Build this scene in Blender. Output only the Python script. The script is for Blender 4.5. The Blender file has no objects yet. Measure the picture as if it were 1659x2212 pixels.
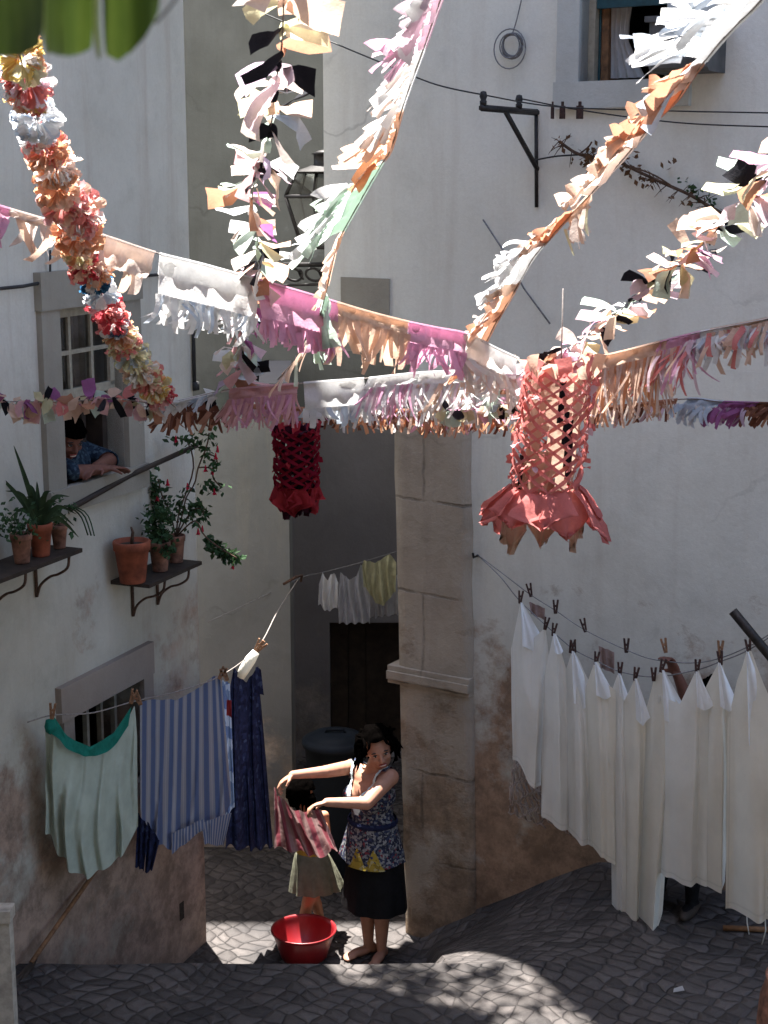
import bpy, bmesh, math, random
from mathutils import Vector, Matrix, noise
R = math.radians
rnd = random.Random(7)
sc = bpy.context.scene
COL = sc.collection
# ------------------------------------------------------------------ camera geometry
H = 5.0
FP, CU, CV = 3400.0, 829.5, 1106.0          # focal length and centre in the measuring grid (1659 x 2212)
PITCH = math.atan(708 / FP)
UP = Vector((0, math.sin(PITCH), math.cos(PITCH)))
FW = Vector((0, math.cos(PITCH), -math.sin(PITCH)))
CAM = Vector((0, 0, H))
Z = Vector((0, 0, 1))

def ray(u, v):
    return Vector((1, 0, 0)) * ((u - CU) / FP) + UP * (-(v - CV) / FP) + FW
def P(u, v, Y):
    d = ray(u, v)
    return CAM + d * (Y / d.y)
def onz(u, v, z):
    d = ray(u, v)
    return CAM + d * ((z - H) / d.z)
def dm(D, Y):                                # measuring-grid length at distance Y, in metres
    return D / FP * Y * 1.04

class Plane:
    def __init__(s, o, d, n):
        s.o, s.d, s.n = Vector(o), Vector(d).normalized(), Vector(n).normalized()
    def hit(s, u, v):
        r = ray(u, v)
        return CAM + r * ((s.o - CAM).dot(s.n) / r.dot(s.n))
    def sz(s, u, v):
        p = s.hit(u, v)
        return (p - s.o).dot(s.d), p.z
    def at(s, t, z, off=0.0):
        p = s.o + s.d * t + s.n * off
        return Vector((p.x, p.y, z))

# ------------------------------------------------------------------ mesh builder
class MB:
    def __init__(s):
        s.v, s.f, s.m, s.uv = [], [], [], []
    def add(s, vs, fs, mi=0, uvs=None):
        b = len(s.v)
        s.v += [Vector(p) for p in vs]
        for f in fs:
            s.f.append([i + b for i in f]); s.m.append(mi)
            s.uv.append([uvs[i] for i in f] if uvs else None)
        return s
    def build(s, name, mats, parent=None, smooth=True, weld=False):
        me = bpy.data.meshes.new(name)
        base = parent_world(parent) if parent else Vector((0, 0, 0))
        me.from_pydata([tuple(p) for p in s.v], [], s.f)
        if not isinstance(mats, (list, tuple)): mats = [mats]
        for m in mats: me.materials.append(m)
        for p, mi in zip(me.polygons, s.m):
            p.material_index = mi; p.use_smooth = smooth
        if any(u for u in s.uv):
            ul = me.uv_layers.new(name='UVMap'); k = 0
            for f, u in zip(s.f, s.uv):
                for j in range(len(f)):
                    ul.data[k].uv = u[j] if u else (0, 0); k += 1
        return link(name, me, parent)

def parent_world(o):
    p = Vector(o.location)
    while o.parent:
        o = o.parent; p += Vector(o.location)
    return p
def link(name, me, parent=None):
    o = bpy.data.objects.new(name, me); COL.objects.link(o)
    if parent:
        o.parent = parent; o.location = -parent_world(parent)
    else:
        # origin at the base of the mesh
        n = len(me.vertices)
        if n:
            c = sum((v.co for v in me.vertices), Vector()) / n
            c = Vector((c.x, c.y, min(v.co.z for v in me.vertices)))
            me.transform(Matrix.Translation(-c)); o.location = c
    return o
def tag(o, label=None, cat=None, group=None, kind=None):
    if label: o['label'] = label
    if cat: o['category'] = cat
    if group: o['group'] = group
    if kind: o['kind'] = kind
    return o
def thing(name, loc, label, cat, group=None):
    o = bpy.data.objects.new(name, None); COL.objects.link(o)
    o.location = loc; o.empty_display_size = .1
    return tag(o, label, cat, group)
def copy_tree(o, loc=None, parent=None):
    c = o.copy(); COL.objects.link(c)
    if parent: c.parent = parent
    if loc is not None: c.location = loc
    for ch in [x for x in bpy.data.objects if x.parent == o]:
        copy_tree(ch, None, c)
    return c

def quad(mb, a, b, c, d, mi=0):
    mb.add([a, b, c, d], [(0, 1, 2, 3)], mi)
def obox(mb, pl, s0, s1, z0, z1, o0, o1, mi=0):
    vs = [pl.at(s, z, o) for o in (o0, o1) for z in (z0, z1) for s in (s0, s1)]
    mb.add(vs, [(0, 1, 3, 2), (4, 6, 7, 5), (0, 4, 5, 1), (2, 3, 7, 6), (0, 2, 6, 4), (1, 5, 7, 3)], mi)
def box(mb, c, ex, ey, ez, mi=0):
    c = Vector(c); vs = [c + ex * i + ey * j + ez * k for k in (-1, 1) for j in (-1, 1) for i in (-1, 1)]
    mb.add(vs, [(0, 2, 3, 1), (4, 5, 7, 6), (0, 1, 5, 4), (2, 6, 7, 3), (0, 4, 6, 2), (1, 3, 7, 5)], mi)
def tube(mb, pts, r, n=6, mi=0, cap=True):
    pts = [Vector(p) for p in pts]; k = len(pts)
    rs = r if isinstance(r, (list, tuple)) else [r] * k
    vs = []; ref = None
    for i, p in enumerate(pts):
        t = (pts[min(i + 1, k - 1)] - pts[max(i - 1, 0)])
        t = t.normalized() if t.length > 1e-9 else Vector((0, 0, 1))
        if ref is None:
            ref = Vector((0, 0, 1)) if abs(t.z) < .9 else Vector((1, 0, 0))
        a = (ref - t * ref.dot(t)).normalized(); ref = a; b = t.cross(a)
        for j in range(n):
            w = 2 * math.pi * j / n
            vs.append(p + (a * math.cos(w) + b * math.sin(w)) * rs[i])
    fs = [(i * n + j, i * n + (j + 1) % n, (i + 1) * n + (j + 1) % n, (i + 1) * n + j) for i in range(k - 1) for j in range(n)]
    if cap:
        fs.append(tuple(range(n))[::-1]); fs.append(tuple((k - 1) * n + j for j in range(n)))
    mb.add(vs, fs, mi)
def lathe(mb, prof, c, n=28, mi=0, wob=0, axis=None):
    c = Vector(c); vs = []; k = len(prof)
    for r_, z in prof:
        for j in range(n):
            w = 2 * math.pi * j / n
            q = r_ * (1 + wob * math.sin(3 * w + z * 9))
            vs.append(c + Vector((q * math.cos(w), q * math.sin(w), z)))
    fs = [(i * n + j, i * n + (j + 1) % n, (i + 1) * n + (j + 1) % n, (i + 1) * n + j) for i in range(k - 1) for j in range(n)]
    mb.add(vs, fs, mi)
def catmull(pts, n):
    pts = [Vector(p) for p in pts]; out = []; k = len(pts) - 1
    for i in range(n):
        t = i / (n - 1) * k; a = min(int(t), k - 1); f = t - a
        p0, p1, p2, p3 = pts[max(a - 1, 0)], pts[a], pts[a + 1], pts[min(a + 2, k)]
        out.append(.5 * ((2 * p1) + (p2 - p0) * f + (2 * p0 - 5 * p1 + 4 * p2 - p3) * f * f + (3 * p1 - p0 - 3 * p2 + p3) * f ** 3))
    return out
def upath(l, n):                              # list of (u, v, Y) -> smooth world path
    return catmull([P(*q) for q in l], n)
def rv(s=1.0):
    return Vector((rnd.uniform(-s, s), rnd.uniform(-s, s), rnd.uniform(-s, s)))

# ------------------------------------------------------------------ materials
def nt(name):
    m = bpy.data.materials.new(name); m.use_nodes = True
    t = m.node_tree; t.nodes.clear()
    return m, t
def N(t, kind, **kw):
    n = t.nodes.new('ShaderNode' + kind)
    for k, v in kw.items():
        if k.startswith('i_'): n.inputs[k[2:].replace('_', ' ')].default_value = v
        else: setattr(n, k, v)
    return n
def col4(c): return (c[0], c[1], c[2], 1)
def math_n(t, op, a, b=None, clamp=False):
    n = t.nodes.new('ShaderNodeMath'); n.operation = op; n.use_clamp = clamp
    for i, x in enumerate((a, b)):
        if x is None: continue
        if isinstance(x, (int, float)): n.inputs[i].default_value = x
        else: t.links.new(x, n.inputs[i])
    return n.outputs[0]
def ramp(t, fac, a, b, c0=(0, 0, 0), c1=(1, 1, 1)):
    n = t.nodes.new('ShaderNodeValToRGB'); e = n.color_ramp.elements
    e[0].position, e[1].position = a, b; e[0].color, e[1].color = col4(c0), col4(c1)
    t.links.new(fac, n.inputs[0]); return n.outputs[0]
def mix(t, fac, a, b, blend='MIX'):
    n = t.nodes.new('ShaderNodeMix'); n.data_type = 'RGBA'; n.blend_type = blend
    for sock, x in ((n.inputs['Factor'], fac), (n.inputs[6], a), (n.inputs[7], b)):
        if isinstance(x, (int, float)): sock.default_value = x
        elif isinstance(x, tuple): sock.default_value = col4(x)
        else: t.links.new(x, sock)
    return n.outputs[2]
def pos(t, sc_=(1, 1, 1), rot=(0, 0, 0)):
    g = t.nodes.new('ShaderNodeNewGeometry'); m = t.nodes.new('ShaderNodeMapping')
    m.inputs['Scale'].default_value = sc_; m.inputs['Rotation'].default_value = rot
    t.links.new(g.outputs['Position'], m.inputs[0]); return m.outputs[0], g
def nz(t, vec, scale, detail=6, rough=.6, dist=0):
    n = N(t, 'TexNoise'); n.inputs['Scale'].default_value = scale; n.inputs['Detail'].default_value = detail
    n.inputs['Roughness'].default_value = rough; n.inputs['Distortion'].default_value = dist
    t.links.new(vec, n.inputs['Vector']); return n.outputs[0]
def out(t, shader, bump=None, bs=.3, bd=.01, pr=None):
    o = t.nodes.new('ShaderNodeOutputMaterial'); t.links.new(shader, o.inputs[0])
    if bump is not None:
        b = t.nodes.new('ShaderNodeBump'); b.inputs['Strength'].default_value = bs; b.inputs['Distance'].default_value = bd
        t.links.new(bump, b.inputs['Height'])
        for p in pr: t.links.new(b.outputs[0], p.inputs['Normal'])
def simple(name, c, rough=.7, var=.15, scale=20, metal=0, bs=.2, bd=.004, spec=.4):
    m, t = nt(name); v, _ = pos(t)
    f = nz(t, v, scale)
    c2 = tuple(max(0, x * (1 - var * 2)) for x in c); c3 = tuple(min(1, x * (1 + var)) for x in c)
    p = N(t, 'BsdfPrincipled'); p.inputs['Roughness'].default_value = rough; p.inputs['Metallic'].default_value = metal
    p.inputs['Specular IOR Level'].default_value = spec
    t.links.new(ramp(t, f, .3, .7, c2, c3), p.inputs['Base Color'])
    out(t, p.outputs[0], f, bs, bd, [p]); return m
def thin(name, c, tr=.45, var=.08, scale=30, rough=.8, crease=.5, colour=None):
    """paper or cloth: diffuse both sides and some light through"""
    m, t = nt(name); v, _ = pos(t)
    f = nz(t, v, scale, 4)
    cc = ramp(t, f, .3, .7, tuple(x * (1 - var * 1.6) for x in c), tuple(min(1, x * (1 + var)) for x in c)) if colour is None else colour(t)
    d = N(t, 'BsdfPrincipled'); d.inputs['Roughness'].default_value = rough; d.inputs['Specular IOR Level'].default_value = .15
    s = N(t, 'BsdfTranslucent'); x = N(t, 'MixShader'); x.inputs[0].default_value = tr
    t.links.new(cc, d.inputs['Base Color']); t.links.new(cc, s.inputs['Color'])
    t.links.new(d.outputs[0], x.inputs[1]); t.links.new(s.outputs[0], x.inputs[2])
    out(t, x.outputs[0], f, crease, .01, [d, s]); return m
def plaster(name, base, tint, patch, zl=2.0, kz=.35, thr=.62, stain=(.25, .22, .18), bs=.5, stk=.5, dirt=.45, low_tone=None, blocks=None):
    m, t = nt(name); v, g = pos(t)
    sx = t.nodes.new('ShaderNodeSeparateXYZ'); t.links.new(g.outputs['Position'], sx.inputs[0])
    big = nz(t, v, .9, 5, .6, .2); mid = nz(t, v, 3.4, 9, .68, .1); fine = nz(t, v, 60, 6, .7)
    vs, _ = pos(t, (3.2, 3.2, .3)); streak = nz(t, vs, 1.6, 9, .7, .5)
    c = mix(t, ramp(t, big, .35, .68), base, tint)
    c = mix(t, math_n(t, 'MULTIPLY', ramp(t, streak, .5, .78), stk), c, stain)
    c = mix(t, math_n(t, 'MULTIPLY', ramp(t, mid, .5, .8), dirt), c, tuple(x * .7 for x in tint))
    if low_tone:                                # darker, warmer tone below an uneven line
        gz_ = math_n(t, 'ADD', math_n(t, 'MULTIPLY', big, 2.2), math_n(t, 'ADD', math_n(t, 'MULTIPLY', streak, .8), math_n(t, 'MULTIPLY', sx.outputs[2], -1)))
        c = mix(t, ramp(t, math_n(t, 'MULTIPLY', math_n(t, 'ADD', gz_, low_tone[0]), .25), 0, 1), c, mix(t, ramp(t, mid, .35, .7), low_tone[1], tuple(x * .72 for x in low_tone[1])))
    # patches where the coat has come off, commoner low down on old walls
    h = math_n(t, 'MULTIPLY', math_n(t, 'SUBTRACT', zl, sx.outputs[2]), kz)
    h = math_n(t, 'MINIMUM', math_n(t, 'MAXIMUM', h, -.27), .26)
    n2 = nz(t, v, 1.9, 10, .66, .1)
    pf = ramp(t, math_n(t, 'ADD', n2, h), thr, thr + .13)
    c = mix(t, pf, c, mix(t, ramp(t, nz(t, v, 5.5, 8, .75), .42, .62), mix(t, ramp(t, mid, .3, .7), patch, tuple(x * .5 for x in patch)), tuple(min(.6, x * 1.4) for x in patch)))
    # hairline cracks
    wn = N(t, 'TexNoise'); wn.inputs['Scale'].default_value = 2.6; wn.inputs['Detail'].default_value = 6; t.links.new(v, wn.inputs['Vector'])
    wm = t.nodes.new('ShaderNodeVectorMath'); wm.operation = 'MULTIPLY_ADD'; t.links.new(wn.outputs[1], wm.inputs[0]); wm.inputs[1].default_value = (.55, .55, .55); t.links.new(v, wm.inputs[2])
    cr = N(t, 'TexVoronoi'); cr.feature = 'DISTANCE_TO_EDGE'; cr.inputs['Scale'].default_value = .8; t.links.new(wm.outputs[0], cr.inputs['Vector'])
    crk = math_n(t, 'MULTIPLY', ramp(t, cr.outputs['Distance'], .004, .012, (1, 1, 1), (0, 0, 0)), ramp(t, nz(t, v, .8, 3), .54, .64))
    c = mix(t, math_n(t, 'MULTIPLY', crk, .3), c, tuple(x * .35 for x in tint))
    bl = None
    if blocks:
        dt = t.nodes.new('ShaderNodeVectorMath'); dt.operation = 'DOT_PRODUCT'; dt.inputs[1].default_value = blocks; t.links.new(g.outputs['Position'], dt.inputs[0])
        cx = t.nodes.new('ShaderNodeCombineXYZ'); t.links.new(math_n(t, 'ADD', dt.outputs['Value'], math_n(t, 'MULTIPLY', mid, .05)), cx.inputs[0]); t.links.new(math_n(t, 'ADD', sx.outputs[2], math_n(t, 'MULTIPLY', mid, .06)), cx.inputs[1])
        bk = N(t, 'TexBrick'); bk.inputs['Scale'].default_value = 1; bk.inputs['Brick Width'].default_value = .83; bk.inputs['Row Height'].default_value = .61; bk.inputs['Mortar Size'].default_value = .012; bk.inputs['Mortar Smooth'].default_value = .6
        t.links.new(cx.outputs[0], bk.inputs['Vector']); bl = bk.outputs['Fac']
        c = mix(t, math_n(t, 'MULTIPLY', bl, math_n(t, 'MULTIPLY', ramp(t, n2, .44, .6), .75)), c, tuple(x * .4 for x in tint))
    c = mix(t, math_n(t, 'MULTIPLY', ramp(t, fine, .35, .75), .12), c, (.2, .17, .14))
    p = N(t, 'BsdfPrincipled'); p.inputs['Roughness'].default_value = .9; p.inputs['Specular IOR Level'].default_value = .15
    t.links.new(c, p.inputs['Base Color'])
    hgt = math_n(t, 'ADD', math_n(t, 'ADD', math_n(t, 'MULTIPLY', mid, 1.2), math_n(t, 'MULTIPLY', fine, .14)), math_n(t, 'MULTIPLY', pf, -.5))
    if bl is not None: hgt = math_n(t, 'ADD', hgt, math_n(t, 'MULTIPLY', bl, math_n(t, 'MULTIPLY', ramp(t, n2, .44, .6), -.5)))
    out(t, p.outputs[0], hgt, bs, .02, [p]); return m

def cobble(name):
    m, t = nt(name); v, g = pos(t, (1, 1, 1), (0, 0, R(38)))
    w = N(t, 'TexNoise'); w.inputs['Scale'].default_value = 1.7; w.inputs['Detail'].default_value = 3; t.links.new(v, w.inputs['Vector'])
    wv = t.nodes.new('ShaderNodeVectorMath'); wv.operation = 'MULTIPLY_ADD'
    t.links.new(w.outputs[1], wv.inputs[0]); wv.inputs[1].default_value = (.34, .34, 0); t.links.new(v, wv.inputs[2])
    vo = N(t, 'TexVoronoi'); vo.feature = 'DISTANCE_TO_EDGE'; vo.inputs['Scale'].default_value = 9.2; vo.inputs['Randomness'].default_value = .3
    vc = N(t, 'TexVoronoi'); vc.feature = 'F1'; vc.inputs['Scale'].default_value = 9.2; vc.inputs['Randomness'].default_value = .3
    flat = t.nodes.new('ShaderNodeVectorMath'); flat.operation = 'MULTIPLY'; flat.inputs[1].default_value = (1, 1.25, 0)
    t.links.new(wv.outputs[0], flat.inputs[0])
    for x in (vo, vc): t.links.new(flat.outputs[0], x.inputs['Vector'])
    big = nz(t, v, 1.1, 6, .65, .5); fine = nz(t, v, 30, 6, .7)
    joint = ramp(t, vo.outputs['Distance'], .01, .085)
    wear = ramp(t, nz(t, v, 3.1, 8, .75, .2), .36, .56)
    sep = t.nodes.new('ShaderNodeSeparateColor'); t.links.new(vc.outputs['Color'], sep.inputs[0])
    stone = ramp(t, sep.outputs[0], .0, 1.0, (.045, .039, .037), (.11, .096, .09))
    stone = mix(t, math_n(t, 'MULTIPLY', ramp(t, fine, .35, .7), .5), stone, (.06, .054, .052))
    jc = mix(t, wear, (.008, .008, .008), (.055, .048, .046))
    c = mix(t, joint, jc, stone)
    p = N(t, 'BsdfPrincipled'); p.inputs['Roughness'].default_value = .75; p.inputs['Specular IOR Level'].default_value = .3
    t.links.new(c, p.inputs['Base Color'])
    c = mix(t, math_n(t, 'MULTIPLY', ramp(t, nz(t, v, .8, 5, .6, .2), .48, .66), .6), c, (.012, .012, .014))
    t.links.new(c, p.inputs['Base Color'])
    hg = math_n(t, 'ADD', math_n(t, 'POWER', ramp(t, vo.outputs['Distance'], .0, .3), .5), math_n(t, 'MULTIPLY', fine, .3))
    out(t, p.outputs[0], hg, .8, .03, [p]); return m

M = {}
M['wallA'] = plaster('limewash_cream', (.67, .655, .59), (.55, .535, .47), (.27, .195, .15), 2.5, .17, .57, (.42, .33, .26), stk=.55, low_tone=(2.7, (.35, .315, .25)))
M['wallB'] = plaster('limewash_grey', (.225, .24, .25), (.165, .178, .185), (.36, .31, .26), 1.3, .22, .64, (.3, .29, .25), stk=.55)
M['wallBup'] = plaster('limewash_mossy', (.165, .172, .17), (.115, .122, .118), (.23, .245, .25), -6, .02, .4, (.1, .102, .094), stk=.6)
M['wallD'] = plaster('limewash_white', (.78, .775, .72), (.71, .7, .64), (.27, .18, .125), 2.7, .2, .6, (.45, .38, .31), bs=.3, stk=.3, low_tone=(2.3, (.43, .4, .345)))
M['stoneC'] = plaster('worn_render', (.43, .365, .295), (.31, .255, .2), (.23, .165, .115), 1.8, .12, .52, (.22, .175, .15), bs=1, stk=.5, dirt=.8, blocks=(.848, -.53, 0))
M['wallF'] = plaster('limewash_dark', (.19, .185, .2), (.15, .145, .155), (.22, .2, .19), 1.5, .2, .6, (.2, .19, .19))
M['stone'] = plaster('frame_stone', (.35, .33, .28), (.27, .25, .21), (.33, .29, .25), 0, .02, .75, (.28, .24, .2), stk=.5)
M['stone2'] = plaster('frame_stone_warm', (.33, .28, .24), (.26, .215, .185), (.3, .25, .21), 0, .02, .75, (.28, .22, .19), stk=.5)
M['wallO'] = plaster('added_house_wall', (.1, .088, .075), (.08, .07, .06), (.09, .08, .07), 1, .02, .8)  # kept dark so the added house bounces little light
M['unseen_dark_floor'] = simple('unseen_dark_floor', (.035, .028, .02), 1, .3, 6)
M['stone3'] = plaster('frame_stone_pale', (.56, .57, .55), (.48, .49, .47), (.4, .4, .38), 0, .02, .75, (.35, .35, .33), stk=.3)
M['raggy'] = thin('faded_rag', (.3, .21, .19), .2, .2, 14)
M['cobble'] = cobble('cobbles')
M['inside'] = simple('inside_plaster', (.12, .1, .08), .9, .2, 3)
M['iron'] = simple('iron', (.025, .022, .022), .55, .3, 40, .3)
M['rust'] = simple('rusty_iron', (.09, .05, .035), .8, .35, 50)
M['wood'] = simple('old_wood', (.2, .1, .045), .7, .3, 25)
M['darkwood'] = simple('dark_wood', (.035, .024, .018), .7, .3, 12)
M['pegwood'] = simple('peg_wood', (.25, .13, .07), .8, .3, 60)
M['peg2'] = simple('peg_dark', (.06, .03, .025), .8, .3, 60)
M['sash'] = simple('sash_paint', (.36, .33, .26), .6, .12, 30)
M['teal'] = simple('blind_teal', (.02, .07, .085), .6, .2, 20)
M['terra'] = simple('terracotta', (.26, .07, .035), .85, .25, 14)
M['terra2'] = simple('terracotta_pale', (.26, .125, .085), .9, .45, 12)
M['soil'] = simple('soil', (.03, .022, .016), 1, .3, 40)
M['leaf'] = thin('leaf', (.035, .075, .03), .25, .35, 12, .5)
M['leafdry'] = thin('leaf_dry', (.14, .075, .04), .2, .35, 12, .7)
M['blade'] = thin('blade_leaf', (.04, .07, .035), .2, .3, 12, .5)
M['stem'] = simple('stem', (.09, .05, .03), .8, .3, 40)
M['fuchsia'] = thin('fuchsia', (.5, .02, .05), .3, .2, 40)
M['skin'] = simple('skin', (.4, .2, .13), .55, .08, 25, bs=.05)
M['skin2'] = simple('skin_tanned', (.15, .06, .042), .6, .1, 25, bs=.05)
M['skinc'] = simple('skin_child', (.46, .2, .11), .6, .08, 25, bs=.05)
M['lip'] = simple('lip', (.3, .07, .06), .5, .1, 40)
M['tooth'] = simple('teeth', (.75, .7, .62), .4, .05, 40)
M['eyew'] = simple('eye_white', (.6, .58, .55), .3, .05, 40)
M['eyed'] = simple('eye_dark', (.015, .01, .008), .3, .1, 40)
M['hair'] = simple('hair', (.0016, .0013, .0012), .9, .4, 90, bs=.3, bd=.006, spec=0)
M['black'] = thin('black_cloth', (.006, .006, .007), .02, .2, 30)
M['red'] = simple('red_plastic', (.2, .009, .012), .35, .06, 10, bs=.03)
M['bin'] = simple('bin_plastic', (.008, .012, .018), .6, .12, 12, bs=.05, spec=.12)
M['grey'] = simple('grey_box', (.1, .1, .1), .8, .2, 10)
M['wire'] = simple('wire', (.03, .03, .032), .7, .2, 30)
M['wiregrey'] = simple('wire_grey', (.2, .2, .21), .7, .2, 30)
M['rope'] = simple('rope', (.25, .22, .2), .9, .2, 60)
M['whitepost'] = simple('post_paint', (.45, .4, .33), .8, .2, 18)
M['curtain'] = thin('curtain', (.6, .58, .56), .4, .1, 10)
M['leafbig'] = None
def glass():
    m, t = nt('glass'); a = N(t, 'BsdfTransparent'); b = N(t, 'BsdfGlossy'); b.inputs['Roughness'].default_value = .08
    a.inputs['Color'].default_value = (.6, .62, .62, 1)
    x = N(t, 'MixShader'); f = N(t, 'Fresnel'); f.inputs[0].default_value = 1.6
    t.links.new(f.outputs[0], x.inputs[0]); t.links.new(a.outputs[0], x.inputs[1]); t.links.new(b.outputs[0], x.inputs[2])
    out(t, x.outputs[0]); return m
M['glass'] = glass()
PAPER = dict(white=(.86, .86, .86), pale=(.88, .68, .76), pink=(.87, .48, .66), peach=(.88, .63, .49), skinp=(.88, .75, .68), orange=(.88, .46, .26),
             rusty=(.6, .3, .19), brown=(.24, .1, .065), mint=(.68, .83, .72), yellow=(.84, .8, .52), black=(.012, .012, .018), coral=(.86, .3, .28),
             red=(.62, .06, .09), rose=(.85, .5, .52), lilac=(.74, .58, .75), blue=(.06, .2, .38), lblue=(.62, .7, .8), purple=(.45, .16, .38), gold=(.88, .64, .2),
             darkred=(.34, .012, .04), plum=(.05, .005, .02))
for k, c in PAPER.items():
    c = tuple(x * (.74 if k in ('white', 'lblue') else .7) for x in c)
    M['p_' + k] = thin('paper_' + k, c, .05 if k in ('black', 'plum') else .56, .06, 28)
    M['q_' + k] = thin('tissue_' + k, tuple(min(.95, x * 1.28 + .04) for x in c) if k != 'blue' else c, .6, .05, 28)
def hemmed(name, c, tr):
    def f(t):
        uv = t.nodes.new('ShaderNodeUVMap'); q = t.nodes.new('ShaderNodeSeparateXYZ'); t.links.new(uv.outputs[0], q.inputs[0]); v, _ = pos(t)
        a = math_n(t, 'ABSOLUTE', math_n(t, 'SUBTRACT', q.outputs[1], .03)); e = math_n(t, 'ABSOLUTE', math_n(t, 'SUBTRACT', q.outputs[0], .05))
        l = math_n(t, 'ADD', ramp(t, a, .002, .005, (1, 1, 1), (0, 0, 0)), ramp(t, e, .006, .014, (1, 1, 1), (0, 0, 0)))
        b = mix(t, ramp(t, nz(t, v, 3, 6), .4, .7), c, tuple(x * .88 for x in c))
        return mix(t, math_n(t, 'MULTIPLY', l, .3), b, tuple(x * .55 for x in c))
    return thin(name, c, tr, .05, 14, crease=.3, colour=f)
def stripes(name, c1, c2, n, wob=.0, tr=.25, w=.5, dirt=None):
    def f(t):
        uv = t.nodes.new('ShaderNodeUVMap'); s = t.nodes.new('ShaderNodeSeparateXYZ'); t.links.new(uv.outputs[0], s.inputs[0])
        x = math_n(t, 'FRACT', math_n(t, 'MULTIPLY', s.outputs[0], n))
        c = mix(t, ramp(t, math_n(t, 'PINGPONG', x, .5), w * .5 - .03, w * .5 + .03), c1, c2)
        x2 = math_n(t, 'FRACT', math_n(t, 'MULTIPLY', s.outputs[0], n * 3))
        c = mix(t, math_n(t, 'MULTIPLY', ramp(t, math_n(t, 'PINGPONG', x2, .5), .1, .2), .22), c, tuple(x * .7 for x in c2))
        return c
    return thin(name, c1, tr, colour=f)
def floral(name, cols, scale=55, tr=.15):
    def f(t):
        tc, _ = pos(t); v = N(t, 'TexVoronoi'); v.inputs['Scale'].default_value = scale
        t.links.new(tc, v.inputs['Vector']); s = t.nodes.new('ShaderNodeSeparateColor'); t.links.new(v.outputs['Color'], s.inputs[0])
        r_ = t.nodes.new('ShaderNodeValToRGB'); r_.color_ramp.interpolation = 'CONSTANT'; e = r_.color_ramp.elements
        while len(e) < len(cols): e.new(.5)
        for i, (q, c) in enumerate(cols): e[i].position = q; e[i].color = col4(c)
        t.links.new(s.outputs[0], r_.inputs[0]); return r_.outputs[0]
    return thin(name, cols[0][1], tr, colour=f)
M['sheet'] = hemmed('sheet_white', (.87, .86, .81), .3)
M['sheet2'] = hemmed('sheet_cream', (.85, .82, .73), .28)
M['sheetw'] = thin('sheet_blue_white', (.86, .89, .92), .3, .03, 14, crease=.3)
M['mintcloth'] = thin('mint_cloth', (.46, .52, .44), .25, .09, 9)
M['green'] = thin('green_trim', (.012, .17, .13), .1, .12, 20)
M['stripe'] = stripes('blue_stripe', (.36, .35, .37), (.11, .145, .26), 10)
M['navy'] = floral('navy_print', [(0, (.012, .016, .045)), (.45, (.016, .022, .062)), (.7, (.008, .01, .03)), (.93, (.035, .048, .1))], 42, .08)
M['denim'] = floral('pale_denim', [(0, (.14, .2, .33)), (.4, (.3, .37, .5)), (.7, (.09, .14, .28))], 16, .1)
M['blouse'] = floral('blouse_print', [(0, (.025, .028, .05)), (.34, (.22, .23, .24)), (.5, (.04, .05, .1)), (.68, (.1, .105, .115)), (.82, (.28, .28, .28)), (.95, (.2, .04, .05))], 78)
M['trim'] = thin('blouse_trim', (.6, .72, .72), .1, .1, 30)
M['ytrim'] = floral('blouse_yellow', [(0, (.36, .26, .045)), (.45, (.24, .17, .03)), (.7, (.05, .06, .12)), (.85, (.42, .36, .18))], 55)
M['pinktowel'] = stripes('pink_stripe', (.33, .22, .21), (.28, .075, .095), 6, tr=.3, w=.55)
M['sage'] = thin('sage_skirt', (.2, .2, .145), .25, .15, 20)
M['yshirt'] = thin('mustard_shirt', (.45, .3, .05), .1, .15, 20)
M['bluecheck'] = floral('blue_check', [(0, (.02, .035, .055)), (.5, (.05, .08, .11)), (.8, (.012, .02, .035))], 60, .1)
M['yellowcloth'] = thin('pale_yellow_cloth', (.55, .55, .36), .3, .1, 20)
M['greywhite'] = thin('grey_white_cloth', (.5, .52, .58), .3, .08, 20)

# ------------------------------------------------------------------ planes of the place
CA = onz(446, 2034, 0)
PA = Plane(CA, (.379, .925, 0), (.925, -.379, 0))            # house at left: s runs away from the camera, 0 at its corner
Q = onz(882, 2010, 0)
PD = Plane(Q, (.848, -.53, 0), (-.53, -.848, 0))             # facade at right: s runs right and towards the camera
YB = 11.35
PB = Plane((0, YB, 0), (1, 0, 0), (0, -1, 0))                # wall across the alley
PF = Plane((0, 13.3, 0), (1, 0, 0), (0, -1, 0))

def wall(mb, pl, s0, s1, z0, z1, holes, th=.35, mi=0, mir=1):
    S = sorted({s0, s1} | {x for h in holes for x in h[:2] if s0 < x < s1}); ZZ = sorted({z0, z1} | {x for h in holes for x in h[2:] if z0 < x < z1})
    def inhole(a, b): return any(h[0] <= a <= h[1] and h[2] <= b <= h[3] for h in holes)
    for i in range(len(S) - 1):
        for j in range(len(ZZ) - 1):
            if inhole((S[i] + S[i + 1]) / 2, (ZZ[j] + ZZ[j + 1]) / 2): continue
            a, b, c, d = S[i], S[i + 1], ZZ[j], ZZ[j + 1]
            quad(mb, pl.at(a, c), pl.at(b, c), pl.at(b, d), pl.at(a, d), mi)
            quad(mb, pl.at(a, c, -th), pl.at(a, d, -th), pl.at(b, d, -th), pl.at(b, c, -th), mir)
    for (a, b, c, d) in [(s0, s1, z0, z1)] + list(holes):
        r4 = [(a, c), (b, c), (b, d), (a, d)]
        for k in range(4):
            p, q = r4[k], r4[(k + 1) % 4]
            quad(mb, pl.at(*p), pl.at(*q), pl.at(*q, -th), pl.at(*p, -th), mi)
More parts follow.
